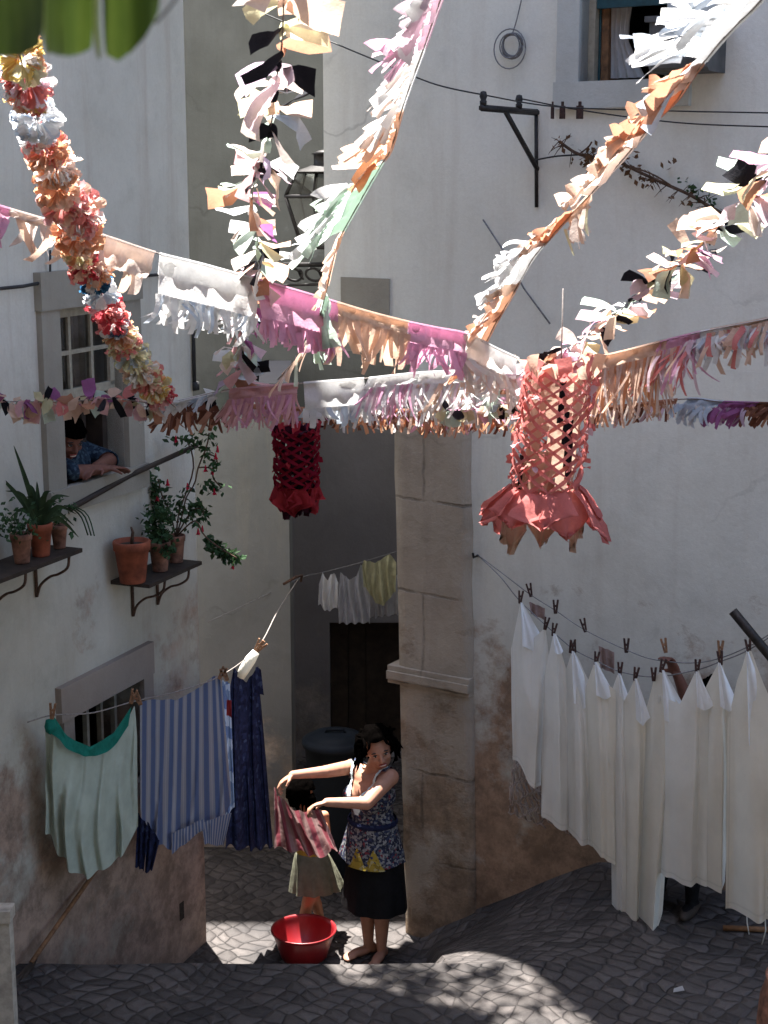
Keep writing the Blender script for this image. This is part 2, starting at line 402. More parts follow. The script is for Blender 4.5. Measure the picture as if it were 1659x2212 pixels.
def surround(mb, pl, h, ow, top, bot, o0, o1, mi=0):
    """stone surround: two jambs, lintel, sill; butted"""
    a, b, c, d = h
    obox(mb, pl, a - ow, a, c, d, o0, o1, mi); obox(mb, pl, b, b + ow, c, d, o0, o1, mi)
    obox(mb, pl, a - ow - .01, b + ow + .01, d, d + top, o0, o1 + .012, mi); obox(mb, pl, a - ow - .01, b + ow + .01, c - bot, c, o0, o1 + .02, mi)

# ------------------------------------------------------------------ ground
def gz(x, y):
    if y > 9.35:
        zl = 0
    elif y < 7.88: zl = .85
    else: zl = max(0, .85 - .17 * (int((y - 7.88) / .295) + 1))
    u1 = min(max((x - .22) / 1.15, 0), 1); v1 = min(max((9.5 - y) / 1.62, 0), 1)
    zr = .85 * (1 - (1 - u1) * (1 - v1))
    if y > 9.9: zr *= 1
    f = min(max((x - .27) / .06, 0), 1)
    z = zl * (1 - f) + zr * f
    return z + .008 * noise.noise(Vector((x * 2.3, y * 2.3, 0)))
def ground():
    mb = MB(); xs = []; x = -30.0
    xs = [-60, -30, -12, -7, -5] + [-4 + .05 * i for i in range(161)] + [5, 7, 12, 30, 60]
    ys = [-60, -30, -12, -4, 0, 2, 4, 5, 5.6] + [6 + .04 * i for i in range(101)]
    extra = []
    for k in range(6): extra += [7.88 + .295 * k - .002, 7.88 + .295 * k + .002]
    ys = sorted([y for y in ys if all(abs(y - e) > .015 for e in extra)] + extra) + [10.1 + .1 * i for i in range(40)] + [16, 20, 30, 60]
    vs = [(x, y, gz(x, y)) for y in ys for x in xs]; n = len(xs)
    fs = [(j * n + i, j * n + i + 1, (j + 1) * n + i + 1, (j + 1) * n + i) for j in range(len(ys) - 1) for i in range(n - 1)]
    mb.add(vs, fs)
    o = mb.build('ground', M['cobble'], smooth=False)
    tag(o, kind='structure'); o['label'] = 'grey cobbled alley floor stepping down to the passage'
ground()
e_ = MB(); e_.add([(x, y, .868 + .02 * noise.noise(Vector((x, y, 0)))) for y in [-1.08 + .243 * i for i in range(31)] for x in [-9 + .5 * i for i in range(37)]], [(j * 37 + i, j * 37 + i + 1, (j + 1) * 37 + i + 1, (j + 1) * 37 + i) for j in range(30) for i in range(36)])
tag(e_.build('unseen_dark_floor', M['unseen_dark_floor']), kind='structure')  # unseen dark sheet added to cut light bounced off the yard

# ------------------------------------------------------------------ house at left (A)
def house_left():
    t = thing('house', PA.at(-2, 0, -1), 'cream limewashed old house at left with two stone framed windows', 'house')
    s0, zt = PA.sz(117, 667); s1, _ = PA.sz(258, 640); zb = PA.sz(117, 1056)[1]
    W1 = (s0, s1, zb, zt)
    a0, lt = PA.sz(150, 1542); a1, lt2 = PA.sz(302, 1467); W2 = (a0, a1, (lt + lt2) / 2 - .62, (lt + lt2) / 2)
    mb = MB(); top = 9.2
    wall(mb, PA, -11, 0, -.8, top, [W1, W2], .32)
    # end wall at the corner, rear wall, roof, inner floor
    E = Plane(PA.at(0, 0), -PA.n, PA.d)
    e = MB(); wall(mb, E, .321, 5, -.8, top, [], .3)
    quad(mb, PA.at(-11, top, .25), PA.at(.15, top, .25), PA.at(.15, top + .6, -5), PA.at(-11, top + .6, -5), 2)
    quad(mb, PA.at(-11, top + .05, .25), PA.at(.15, top + .05, .25), PA.at(.15, top + .65, -5), PA.at(-11, top + .65, -5), 2)
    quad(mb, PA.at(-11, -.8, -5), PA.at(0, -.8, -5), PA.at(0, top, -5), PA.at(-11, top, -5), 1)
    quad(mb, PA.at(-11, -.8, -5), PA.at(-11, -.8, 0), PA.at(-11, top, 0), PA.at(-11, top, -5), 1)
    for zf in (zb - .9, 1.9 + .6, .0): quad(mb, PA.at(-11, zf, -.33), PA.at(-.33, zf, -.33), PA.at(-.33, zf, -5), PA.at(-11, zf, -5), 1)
    q = MB(); wall(q, PA, -1.05, .02, top + .2, 11.0, [], .3)  # unseen storey added above the corner to shade the platform
    obox(q, PA, -1.05, .02, top + .2, 11.0, -1.4, -.301); obox(q, PA, -1.2, .5, 11.0, 11.12, -1.5, .3, 2); q.build('shade_storey', [M['wallA'], M['inside'], M['terra']], t, smooth=False)
    # a small weep hole near the corner is part of the render
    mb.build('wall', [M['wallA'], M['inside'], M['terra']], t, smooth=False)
    # upper window
    w = MB(); surround(w, PA, W1, .17, .2, .14, -.12, .035)
    win = w.build('window', M['stone'], t, smooth=False)
    mid = zb + (zt - zb) * .50
    f = MB()
    for (x0, x1, z0, z1) in [(s0, s1, zt - .06, zt), (s0, s1, mid - .025, mid + .025), (s0, s0 + .045, mid, zt - .06), (s1 - .045, s1, mid, zt - .06)]:
        obox(f, PA, x0, x1, z0, z1, -.09, -.05)
    for k in (1, 2): 
        x = s0 + (s1 - s0) * k / 3; obox(f, PA, x - .012, x + .012, mid + .025, zt - .06, -.085, -.055)
    zc = (mid + zt - .03) / 2; obox(f, PA, s0 + .045, s1 - .045, zc - .012, zc + .012, -.083, -.057)
    f.build('sash', M['sash'], win, smooth=False)
    g = MB(); quad(g, PA.at(s0, mid, -.07), PA.at(s1, mid, -.07), PA.at(s1, zt, -.07), PA.at(s0, zt, -.07)); g.build('pane', M['glass'], win)
    c = MB()
    for k in range(2):
        sA, sB = s0 + .05 + k * .36 * (s1 - s0), s0 + (.33 + k * .42) * (s1 - s0); n = 14
        vs = [PA.at(sA + (sB - sA) * i / n, zz, -.14 + .02 * math.sin(i * 1.7)) for zz in (mid - .05, zt) for i in range(n + 1)]
        c.add(vs, [(i, i + 1, n + 2 + i, n + 1 + i) for i in range(n)])
    c.build('curtain', M['raggy'], win)
    sh = MB(); obox(sh, PA, s1 - .07, s1 - .02, zb, mid - .03, -.32, -.1); obox(sh, PA, s1 - .19, s1 - .15, zb, mid - .03, -.31, -.16); sh.build('shutter', M['darkwood'], win, smooth=False)
    # lower window with bars
    w = MB(); a, b, c0, d0 = W2
    obox(w, PA, b, b + .11, c0, d0, -.1, .03); obox(w, PA, a - .1, a, c0, d0, -.1, .03)
    obox(w, PA, a - .13, b + .11, d0, d0 + .2, -.1, .04); obox(w, PA, a - .13, b + .12, c0 - .1, c0, -.1, .05)
    win2 = w.build('window', M['stone2'], t, smooth=False)
    r_ = MB()
    for k in range(5):
        x = a + (b - a) * (k + .5) / 5; obox(r_, PA, x - .013, x + .013, c0, d0, -.16, -.13)
    r_.build('bars', M['sash'], win2, smooth=False)
    # plinth band of later render along the foot of the wall
    hb = MB()
    sh0, zh = PA.sz(392, 1968)
    obox(hb, PA, sh0 - .025, sh0 + .03, zh - .06, zh + .06, -.002, .0025); 
    hb.build('drain_hole', M['soil'], t, smooth=False)
    return W1, W2
W1, W2 = house_left()
def cable():
    mb = MB(); tube(mb, [PA.hit(-60, 628) + PA.n * .03, PA.hit(40, 618) + PA.n * .03, PA.hit(75, 611) + PA.n * .03, PA.hit(200, 604) + PA.n * .03, PA.hit(300, 596) + PA.n * .03, PA.hit(425, 585) + PA.n * .03], .009)
    tube(mb, [PA.hit(98, 540) + PA.n * .03, PA.hit(98, 612) + PA.n * .03], .006)
    tag(mb.build('cable', M['wire']), 'dark cable running level across the left house above its window', 'cable')
    mb = MB(); tube(mb, [PA.at(-.012, PA.sz(430, 840)[1], .02), PA.at(-.012, PA.sz(425, 600)[1], .02)], .012)
    tube(mb, [PA.at(-.012, PA.sz(431, 838)[1], .03), PA.at(-.012, PA.sz(431, 820)[1], .03)], .022)
    tag(mb.build('pipe', M['wire']), 'thin dark pipe down the corner of the left house behind the white fringe', 'pipe')
cable()

# ------------------------------------------------------------------ wall B over the passage
def wall_b():
    t = thing('alley_wall', (-1.5, YB, 0), 'grey limewashed wall beyond the left house, ending at the dark passage', 'wall')
    xl = PB.sz(628, 1400)[0]; zs = PB.sz(520, 872)[1]
    mb = MB(); wall(mb, PB, -3.6, xl, -.5, zs, [], .4)
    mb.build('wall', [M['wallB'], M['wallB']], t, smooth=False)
    return xl
XL = wall_b()
def wall_f():
    t = thing('rear_house', (0, 13.3, 0), 'tall mossy grey house closing the passage at the back with a dark wooden door', 'house')
    a = PF.sz(712, 1400)[0]; b = a + .95; zt = PF.sz(712, 1345)[1]; zm = PF.sz(600, 880)[1]
    mb = MB(); wall(mb, PF, -5.5, 4.5, -.5, zm, [(a, b, 0, zt)], .3); wall(mb, PF, -5.5, 4.5, zm, 11.7, [], .3, 2, 1)
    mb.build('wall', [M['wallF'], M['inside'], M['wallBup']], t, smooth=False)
    d = MB(); quad(d, PF.at(a, 0, -.27), PF.at(b, 0, -.27), PF.at(b, zt, -.27), PF.at(a, zt, -.27))
    for k in range(6): obox(d, PF, a + (b - a) * k / 6 + .003, a + (b - a) * (k + 1) / 6 - .003, 0, zt, -.26, -.2)
    d.build('door', M['darkwood'], t, smooth=False)
    sidew = Plane((XL - .02, YB + .4, 0), (-.04, 1, 0), (1, .04, 0))
    q = MB(); wall(q, sidew, 0, 1.55, -.5, PB.sz(520, 872)[1] + .1, [], .3)
    tag(q.build('side_wall', [M['wallF'], M['inside']], smooth=False), 'dim plastered side wall inside the passage behind the bin', 'wall')
wall_f()

# ------------------------------------------------------------------ facade at right (D, with pilaster C and jetty E)
def house_right():
    t = thing('tall_house', PD.at(2, 0, -1), 'tall white limewashed house at right with jettied corner and bare pilaster', 'house')
    sj = PD.sz(699, 300)[0]; zj = PD.sz(760, 748)[1]; top = 19.0
    a, zb = PD.sz(1253, 177); b = PD.sz(1440, 177)[0]; zt = zb + 1.25
    W3 = (a, b, zb, zt)
    mb = MB()
    wall(mb, PD, 0.0, 8, -.6, zj, [], .35)
    wall(mb, PD, sj, 8, zj + .0005, top, [W3], .35)
    # alley sides, soffit of the jetty, rear and roof with eaves
    SD = Plane(PD.at(0, 0), -PD.n + PD.d * .3, -PD.d - PD.n * .3)
    wall(mb, SD, .36, 4, -.6, zj - .001, [], .3)
    SJ = Plane(PD.at(sj, 0), -PD.n + PD.d * .35, -PD.d - PD.n * .35)
    wall(mb, SJ, .36, 3.0, zj, top - .05, [], .2)
    quad(mb, PD.at(sj, zj - .004, -.001), PD.at(0, zj - .004, -.001), PD.at(.9, zj - .004, -3), PD.at(sj + .9, zj - .004, -3), 0)
    quad(mb, PD.at(8, -.6, -.35), PD.at(8, -.6, -4), PD.at(8, top, -4), PD.at(8, top, -.35), 1)
    quad(mb, PD.at(.9, -.6, -3.9), PD.at(8, -.6, -3.9), PD.at(8, top, -3.9), PD.at(.9, top, -3.9), 1)
    for zf in (zb - 1, zt + .9): quad(mb, PD.at(.4, zf, -.36), PD.at(8, zf, -.36), PD.at(8, zf, -4), PD.at(.4, zf, -4), 1)
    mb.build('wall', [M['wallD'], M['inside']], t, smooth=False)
    r_ = MB(); obox(r_, PD, sj - .15, 8.2, top, top + .12, -4.2, .42); r_.build('roof', M['terra'], t, smooth=False)
    # bare stone at the jetty's corner
    q = MB(); s0, z1 = PD.sz(738, 598); s1, _ = PD.sz(843, 598); obox(q, PD, s0, s1, zj - .03, z1, -.2, .012)
    q.build('corner_stone', M['stone'], t, smooth=False)
    # pilaster of worn render with a string moulding
    c = MB(); n = 24
    l0 = PD.sz(884, 2010)[0]; l1 = PD.sz(856, 900)[0]; r0 = PD.sz(1033, 1980)[0]; r1 = PD.sz(1017, 900)[0]; zt_ = PD.sz(900, 860)[1]
    rows = []
    for i in range(n + 1):
        f = i / n; z = -.3 + (zt_ + .3) * f
        L = l0 + (l1 - l0) * f + .012 * noise.noise(Vector((z * 3, 1, 0))); Rr = r0 + (r1 - r0) * f + .014 * noise.noise(Vector((z * 3, 7, 0)))
        row = [PD.at(L, z, -.25)]
        for k in range(9):
            w = k / 8; bul = .05 + .015 * noise.noise(Vector((w * 4, z * 2.5, 3)))
            row.append(PD.at(L + (Rr - L) * w, z, bul if k not in (0, 8) else .035))
        row.append(PD.at(Rr, z, -.01)); rows.append(row)
    m_ = len(rows[0]); c.add([p for r in rows for p in r], [(i * m_ + j, i * m_ + j + 1, (i + 1) * m_ + j + 1, (i + 1) * m_ + j) for i in range(n) for j in range(m_ - 1)])
    c.add(rows[-1], [tuple(range(m_))])
    pil = c.build('pilaster', M['stoneC'], t)
    mo = MB(); sl, zl = PD.sz(852, 1445); sr = PD.sz(1024, 1470)[0]
    for (d0, d1, o) in ((-.075, -.045, .068), (-.045, .01, .088), (.01, .045, .072)): obox(mo, PD, sl - .01, sr, zl + d0, zl + d1, -.1, o)
    mo.build('moulding', M['stoneC'], pil, smooth=False)
    # window
    w = MB(); obox(w, PD, a - .14, a, zb, zt, -.1, .03); obox(w, PD, b, b + .14, zb, zt, -.1, .03); obox(w, PD, a - .15, b + .15, zt, zt + .15, -.1, .04); obox(w, PD, a - .15, b + .15, zb - .15, zb, -.1, .045)
    win = w.build('window', M['stone3'], t, smooth=False); win['label'] = 'pale stone surround of the open upper window'
    f = MB(); obox(f, PD, a, a + .04, zb, zt, -.15, -.1); obox(f, PD, a + .055, a + .1, zb, zt, -.3, -.16, 1); obox(f, PD, b - .04, b, zb, zt, -.15, -.1)
    f.build('frame', [M['sash'], M['wood']], win, smooth=False)
    f = MB(); zbl = PD.sz(1300, 13)[1]; obox(f, PD, a + .042, b - .042, zbl, zt, -.14, -.11); obox(f, PD, a + .041, a + .054, zb, zbl, -.155, -.152); f.build('blind', M['teal'], win, smooth=False)
    cu = MB(); n = 16; zc = PD.sz(1300, 165)[1]; rows = []
    for j in range(13):
        fz = j / 12; z = zc + (zt - zc) * fz; wid = .07 + .19 * max(0, (fz - .1)) ** .8 if fz > .18 else .1 + .12 * (1 - fz / .18)
        rows.append([PD.at(a + .1 + wid * i / n, z, -.2 + .02 * math.sin(i * 1.6 + j * .2)) for i in range(n + 1)])
    cu.add([p for r in rows for p in r], [(j * (n + 1) + i, j * (n + 1) + i + 1, (j + 1) * (n + 1) + i + 1, (j + 1) * (n + 1) + i) for j in range(12) for i in range(n)])
    cu.build('curtain', M['curtain'], win)
    return zj, sj
ZJ, SJL = house_right()

def added_house():  # unseen house added to block sky light from the lower walls
    t = thing('house', (0, -1.1, 0), 'plain dark unseen house added behind the camera to cut sky light', 'house')
    PO = Plane((0, -1.1, 0), (-1, 0, 0), (0, 1, 0)); mb = MB(); holes = [(-4, -3, 4.4, 6.2), (-.6, .6, 3.9, 6.2), (3, 4, 4.4, 6.2)]
    wall(mb, PO, -9, 9, -.5, 13, holes, .4); mb.build('wall', [M['wallO'], M['inside']], t, smooth=False)
    d = MB()
    for (a, b, c, e) in holes: obox(d, PO, a, b, c, e, -.3, -.25)
    d.build('shutters', M['darkwood'], t, smooth=False)
    r = MB(); obox(r, PO, -9.3, 9.3, 13, 13.15, -4, .3); r.build('roof', M['terra'], t, smooth=False)
added_house()
# ------------------------------------------------------------------ people
class Body:
    def __init__(s): s.c = []; s.bm = bmesh.new()
    def cap(s, a, b, ra, rb, tg=''):
        a, b = Vector(a), Vector(b); s.c.append((a, b, ra, rb, tg))
        d = b - a; L = max(d.length, 1e-5); q = d.to_track_quat('Z', 'Y').to_matrix().to_4x4()
        n = 12; rings = []
        prof = [(ra * math.sin(x * math.pi / 8), -ra * math.cos(x * math.pi / 8)) for x in range(1, 5)] + [(ra + (rb - ra) * k / 4, L * k / 4) for k in range(1, 4)] + [(rb * math.cos(x * math.pi / 8), L + rb * math.sin(x * math.pi / 8)) for x in range(0, 4)]
        vs = []
        for r_, z in prof: vs += [s.bm.verts.new(a + (q @ Vector((r_ * math.cos(2 * math.pi * j / n), r_ * math.sin(2 * math.pi * j / n), z)))) for j in range(n)]
        k = len(prof)
        for i in range(k - 1):
            for j in range(n): s.bm.faces.new((vs[i * n + j], vs[i * n + (j + 1) % n], vs[(i + 1) * n + (j + 1) % n], vs[(i + 1) * n + j]))
        s.bm.faces.new(vs[:n][::-1]); s.bm.faces.new(vs[-n:])
    def ell(s, c, ax, ay, az, tg=''):
        c = Vector(c); r = (ax.length + ay.length + az.length) / 3; s.c.append((c, c + Vector((0, 0, 1e-4)), r, r, tg))
        m = Matrix((ax, ay, az)).transposed().to_4x4(); m.translation = c
        bmesh.ops.create_uvsphere(s.bm, u_segments=20, v_segments=12, radius=1, matrix=m)
    def mesh(s, voxel=.008, smooth=4):
        me = bpy.data.meshes.new('tmp'); s.bm.to_mesh(me); s.bm.free()
        o = bpy.data.objects.new('tmp', me); COL.objects.link(o)
        r_ = o.modifiers.new('r', 'REMESH'); r_.mode = 'VOXEL'; r_.voxel_size = voxel
        m_ = o.modifiers.new('s', 'SMOOTH'); m_.factor = .5; m_.iterations = smooth
        dg = bpy.context.evaluated_depsgraph_get(); dg.update()
        res = bpy.data.meshes.new_from_object(o.evaluated_get(dg))
        bpy.data.objects.remove(o); bpy.data.meshes.remove(me)
        return res
    def near(s, p):
        best, bt = 1e9, ''
        for a, b, ra, rb, tg in s.c:
            d = b - a; f = min(max((p - a).dot(d) / max(d.length_squared, 1e-9), 0), 1)
            e = (p - a - d * f).length - (ra + (rb - ra) * f)
            if e < best: best, bt = e, tg
        return bt
def basis(fwd, roll=0):
    f = Vector(fwd).normalized(); r_ = f.cross(Z).normalized(); u = r_.cross(f)
    q = Matrix.Rotation(roll, 3, f); return f, q @ r_, q @ u
def add_head(b, c, f, r_, u, s=1.0):
    """skull, jaw, nose, ears, brow; c = centre of the head, height about .225 s"""
    c = Vector(c)
    b.ell(c + u * .02 * s - f * .01 * s, r_ * .076 * s, f * .094 * s, u * .1 * s, 'head')
    b.ell(c - u * .045 * s + f * .022 * s, r_ * .058 * s, f * .064 * s, u * .066 * s, 'head')
    b.ell(c - u * .088 * s + f * .052 * s, r_ * .026 * s, f * .024 * s, u * .022 * s, 'head')
    b.cap(c + u * .012 * s + f * .083 * s, c - u * .026 * s + f * .1 * s, .008 * s, .013 * s, 'head')
    for q in (-1, 1):
        b.ell(c + r_ * .015 * q * s - u * .028 * s + f * .09 * s, r_ * .009 * s, f * .01 * s, u * .008 * s, 'head')
        b.ell(c + r_ * .036 * q * s - u * .022 * s + f * .062 * s, r_ * .024 * s, f * .02 * s, u * .022 * s, 'head')
        b.cap(c + r_ * .014 * q * s + u * .027 * s + f * .079 * s, c + r_ * .05 * q * s + u * .025 * s + f * .06 * s, .009 * s, .008 * s, 'head')
        b.ell(c + r_ * .077 * q * s - u * .008 * s - f * .008 * s, r_ * .009 * s, f * .018 * s, u * .03 * s, 'head')
def face_parts(mb, c, f, r_, u, s=1.0, smile=True):
    c = Vector(c)
    def ball(p, ax, ay, az, mi):
        n = 10; vs = []; fs = []
        for i in range(7):
            for j in range(n):
                a_, w = math.pi * i / 6, 2 * math.pi * j / n
                vs.append(p + ax * math.sin(a_) * math.cos(w) + ay * math.sin(a_) * math.sin(w) + az * math.cos(a_))
        mb.add(vs, [(i * n + j, i * n + (j + 1) % n, (i + 1) * n + (j + 1) % n, (i + 1) * n + j) for i in range(6) for j in range(n)], mi)
    for q in (-1, 1):
        e = c + r_ * .031 * q * s + u * .008 * s + f * .073 * s
        ball(e, r_ * .0125 * s, f * .0105 * s, u * .0058 * s, 1); ball(e + f * .007 * s, r_ * .0065 * s, f * .006 * s, u * .0065 * s, 2)
        ball(e + f * .006 * s + u * .0065 * s, r_ * .0155 * s, f * .006 * s, u * .0032 * s, 2)
        ball(c + r_ * .034 * q * s + u * .03 * s + f * .078 * s, r_ * .019 * s, f * .005 * s, u * .004 * s, 2)
    ball(c - u * .054 * s + f * .083 * s, r_ * .026 * s, f * .008 * s, u * .006 * s, 3)
    ball(c - u * .067 * s + f * .081 * s, r_ * .023 * s, f * .008 * s, u * .006 * s, 3)
    if smile: ball(c - u * .0605 * s + f * .085 * s, r_ * .021 * s, f * .0065 * s, u * .0042 * s, 4)
def add_hand(b, wrist, d, palm, side, s=1.0, curl=.8, tg='hand'):
    """d: wrist to knuckles; palm: palm normal; side: towards the thumb"""
    w = Vector(wrist); d = Vector(d).normalized(); palm = (Vector(palm) - d * Vector(palm).dot(d)).normalized(); side = (Vector(side) - d * Vector(side).dot(d) - palm * Vector(side).dot(palm)).normalized()
    b.ell(w + d * .045 * s, side * .039 * s, palm * .015 * s, d * .052 * s, tg)
    for k, (off, L) in enumerate(((.03, .07), (.01, .08), (-.01, .073), (-.029, .058))):
        p = w + d * .085 * s + side * off * s; dd = d.copy(); ln = L * s
        for j, fr in enumerate((.45, .32, .23)):
            an = curl * (.55, .9, .7)[j] + .06 * k
            ax = dd.cross(palm).normalized(); dd = Matrix.Rotation(an, 3, ax) @ dd
            pal2 = dd
            q = p + dd * ln * fr * 1.15; b.cap(p, q, .0092 * s - .0006 * j, .0088 * s - .0007 * j, tg); p = q
            palm_ = palm
    p = w + d * .02 * s + side * .03 * s; q = p + (d * .5 + side * .75 + palm * .3).normalized() * .04 * s; b.cap(p, q, .013 * s, .0105 * s, tg)
    q2 = q + (d * .85 + side * .1 + palm * .5).normalized() * .032 * s; b.cap(q, q2, .0102 * s, .0085 * s, tg)
def finish_person(root, b, head=None, mats=None, voxel=.007, smooth=4, face_s=1.0):
    me = b.mesh(voxel, smooth)
    mb = MB(); mb.add([v.co.copy() for v in me.vertices], [tuple(p.vertices) for p in me.polygons])
    body_v = [v.co.copy() for v in me.vertices]; body_n = [v.normal.copy() for v in me.vertices]; body_f = [tuple(p.vertices) for p in me.polygons]
    if head: face_parts(mb, *head, s=face_s)
    mb.build('body', mats, root); bpy.data.meshes.remove(me)
    return body_v, body_n, body_f
def dress(body, pred, off):
    bv, bn, bf = body; mp = {}; vs = []; fs = []
    for f in bf:
        c = sum((bv[i] for i in f), Vector()) / len(f)
        if not pred(c): continue
        g = []
        for i in f:
            if i not in mp: mp[i] = len(vs); vs.append(bv[i] + bn[i] * (off + .004 * noise.noise(bv[i] * 14)))
            g.append(mp[i])
        fs.append(g)
    return vs, fs
def loft(mb, rings, n=40, mi=0, rip=(0, 0), seed=0, close=True, v0=0):
    """rings: (centre, ax, ay) ; ripples grow with ring index"""
    k = len(rings); vs = []; uvs = []
    for i, (c, ax, ay) in enumerate(rings):
        for j in range(n):
            w = 2 * math.pi * j / n; q = 1 + rip[1] * (i / max(1, k - 1)) * (math.sin(rip[0] * w + seed) + .6 * math.sin(rip[0] * 1.7 * w + 2 * seed + i * .1))
            vs.append(Vector(c) + (ax * math.cos(w) + ay * math.sin(w)) * q); uvs.append((j / n, i / k))
    mb.add(vs, [(i * n + j, i * n + (j + 1) % n, (i + 1) * n + (j + 1) % n, (i + 1) * n + j) for i in range(k - 1) for j in range(n)], mi, uvs)
def strands(mb, starts, n=5, r=.006):
    for pts in starts: tube(mb, pts, [r, r, r * .9, r * .5][:len(pts)] if len(pts) == 4 else r, 5)
def hair_cap(mb, c, f, r_, u, s, front=.55, low=-.05, puff=1.12, seed=0, back=1.0):
    """a mass of hair around the skull with an uneven outline"""
    n, m = 36, 22; vs = []; c = Vector(c) + u * .018 * s - f * .012 * s; keep = []
    for i in range(m + 1):
        a_ = math.pi * .86 * i / m
        for j in range(n):
            w = 2 * math.pi * j / n
            d = u * math.cos(a_) + (f * math.cos(w) + r_ * math.sin(w)) * math.sin(a_)
            x = noise.noise(d * 3.3 + Vector((seed, 0, 0))) * .13 + noise.noise(d * 9 + Vector((seed, 3, 0))) * .07
            rad = puff * (1 + x)
            vs.append(c + u * (d.dot(u) * .104 * rad * s) + r_ * (d.dot(r_) * .083 * rad * s) + f * (d.dot(f) * .1 * rad * s))
    fs = []
    for i in range(m):
        for j in range(n):
            w = 2 * math.pi * (j + .5) / n; a_ = math.pi * .86 * (i + .5) / m
            df, du = math.cos(w) * math.sin(a_), math.cos(a_)
            edge = .05 * math.sin(w * 7 + seed)
            if df > .25 + edge and du < front: continue
            if df > -.2 and du < low - .35: continue
            fs.append((i * n + j, i * n + (j + 1) % n, (i + 1) * n + (j + 1) % n, (i + 1) * n + j))
    mb.add(vs, fs)

def woman():
    RF, LF = onz(796, 2060, .0), onz(824, 2070, .0)
    root = thing('person', (RF + LF) / 2, 'barefoot woman in printed sleeveless blouse and black skirt holding out a pink cloth', 'person')
    f = Vector((-.72, -.69, 0)).normalized(); r_ = Vector((-.69, .72, 0)).normalized()
    Yp = RF.y + .02; b = Body()
    pel = P(811, 1850, Yp); wa = P(805, 1775, Yp); ch = P(803, 1712, Yp); uc = P(801, 1684, Yp)
    b.ell(pel, r_ * .185, f * .14, Z * .14, 'hip'); b.ell(pel - Z * .07 - f * .05, r_ * .165, f * .13, Z * .12, 'hip')
    b.cap(pel, wa, .14, .13, 'torso'); b.ell(wa, r_ * .15, f * .12, Z * .12, 'torso')
    b.cap(wa, ch, .125, .125, 'torso'); b.ell(ch, r_ * .165, f * .125, Z * .14, 'torso'); b.ell(uc, r_ * .15, f * .085, Z * .07, 'torso')
    for q in (-1, 1): b.ell(ch + f * .085 + r_ * .075 * q - Z * .02, r_ * .07, f * .065, Z * .07, 'torso')
    RS, LS = P(760, 1657, Yp + .13), P(843, 1679, Yp - .13)
    b.cap(uc, RS, .07, .055, 'shoulder'); b.cap(uc, LS, .07, .058, 'shoulder')
    hc = P(818, 1618, Yp - .06); nb = P(803, 1672, Yp)
    b.cap(nb, hc - Z * .04, .056, .05, 'neck')
    RE, RW = P(703, 1667, Yp - .06), P(632, 1674, Yp - .16)
    LE, LW = P(792, 1735, Yp - .3), P(706, 1733, Yp - .34)
    b.cap(RS, RE, .05, .041, 'arm'); b.cap(RE, RW, .04, .027, 'arm')
    b.cap(LS, LE, .055, .044, 'arm'); b.cap(LE, LW, .043, .028, 'arm')
    add_hand(b, RW, P(604, 1692, Yp - .18) - RW, Vector((0, -.2, -1)), Vector((0, -1, .3)), 1.0, .75)
    add_hand(b, LW, P(672, 1742, Yp - .36) - LW, Vector((.3, -.3, -1)), Vector((-.1, 1, .4)), 1.0, .7)
    for foot, sgn, hx in ((RF, 1, r_ * .085), (LF, -1, -r_ * .085)):
        hip = pel - Z * .1 + hx; an = foot + Vector((0, 0, .075)); kn = (hip + an) * .5 + f * .025
        kn = Vector((kn.x, kn.y, .44))
        b.cap(hip, kn, .09, .06, 'leg'); b.cap(kn, kn + (an - kn) * .35 - f * .012, .056, .058, 'leg'); b.cap(kn + (an - kn) * .35 - f * .012, an, .056, .034, 'leg')
        fd = (Vector((-.86, -.5, 0)) if sgn > 0 else Vector((-.35, -.94, 0))).normalized(); sd = fd.cross(Z)
        b.cap(an, foot + Vector((0, 0, .035)) - fd * .035, .034, .034, 'foot'); b.ell(foot + fd * .06 + Z * .032, sd * .036, fd * .09, Z * .03, 'foot')
        b.ell(foot + fd * .135 + Z * .02, sd * .043, fd * .045, Z * .018, 'foot')
        for k in range(5): b.cap(foot + fd * .16 + sd * (k - 2) * .016 + Z * .014, foot + fd * (.185 - .006 * abs(k - 1.5)) + sd * (k - 2) * .017 + Z * .012, .010, .009, 'foot')
    hf, hr, hu = basis((.16, -.95, -.22), R(14))
    add_head(b, hc, hf, hr, hu, 1.1)
    body = finish_person(root, b, (hc, hf, hr, hu), [M['skin'], M['eyew'], M['eyed'], M['lip'], M['tooth']], .0065, 4, 1.1)
    # hair
    h = MB(); hair_cap(h, hc, hf, hr, hu, 1.12, .62, -.1, 1.22, 4)
    for k in range(110):
        w = rnd.uniform(-1.85, 1.85); base = hc + hu * rnd.uniform(-.01, .11) + (-hf * math.cos(w) * .09 + hr * math.sin(w) * .088)
        o_ = (base - hc).normalized(); p1 = base + o_ * .035 - Z * .02 + rv(.01); p2 = p1 - Z * rnd.uniform(.03, .07) + o_ * rnd.uniform(-.01, .03) + rv(.012); tube(h, [base - o_ * .015, p1, p2, p2 - Z * .015 + rv(.02)], [.013, .013, .009, .002], 5)
    for k in (0, 1, 5, 6):
        base = hc + hu * .112 + hf * .06 + hr * (k - 3) * .026; tube(h, [base - hf * .05, base + hf * .02, base + hf * .034 - hu * (.012 + .006 * abs(k - 3)) + hr * (k - 3) * .004, base + hf * .03 - hu * (.02 + .014 * abs(k - 3)) + hr * (k - 3) * .012], [.012, .012, .009, .003], 5)
    h.build('hair', M['hair'], root)
    # blouse: cloth over the torso, flared below the waist
    neck = nb
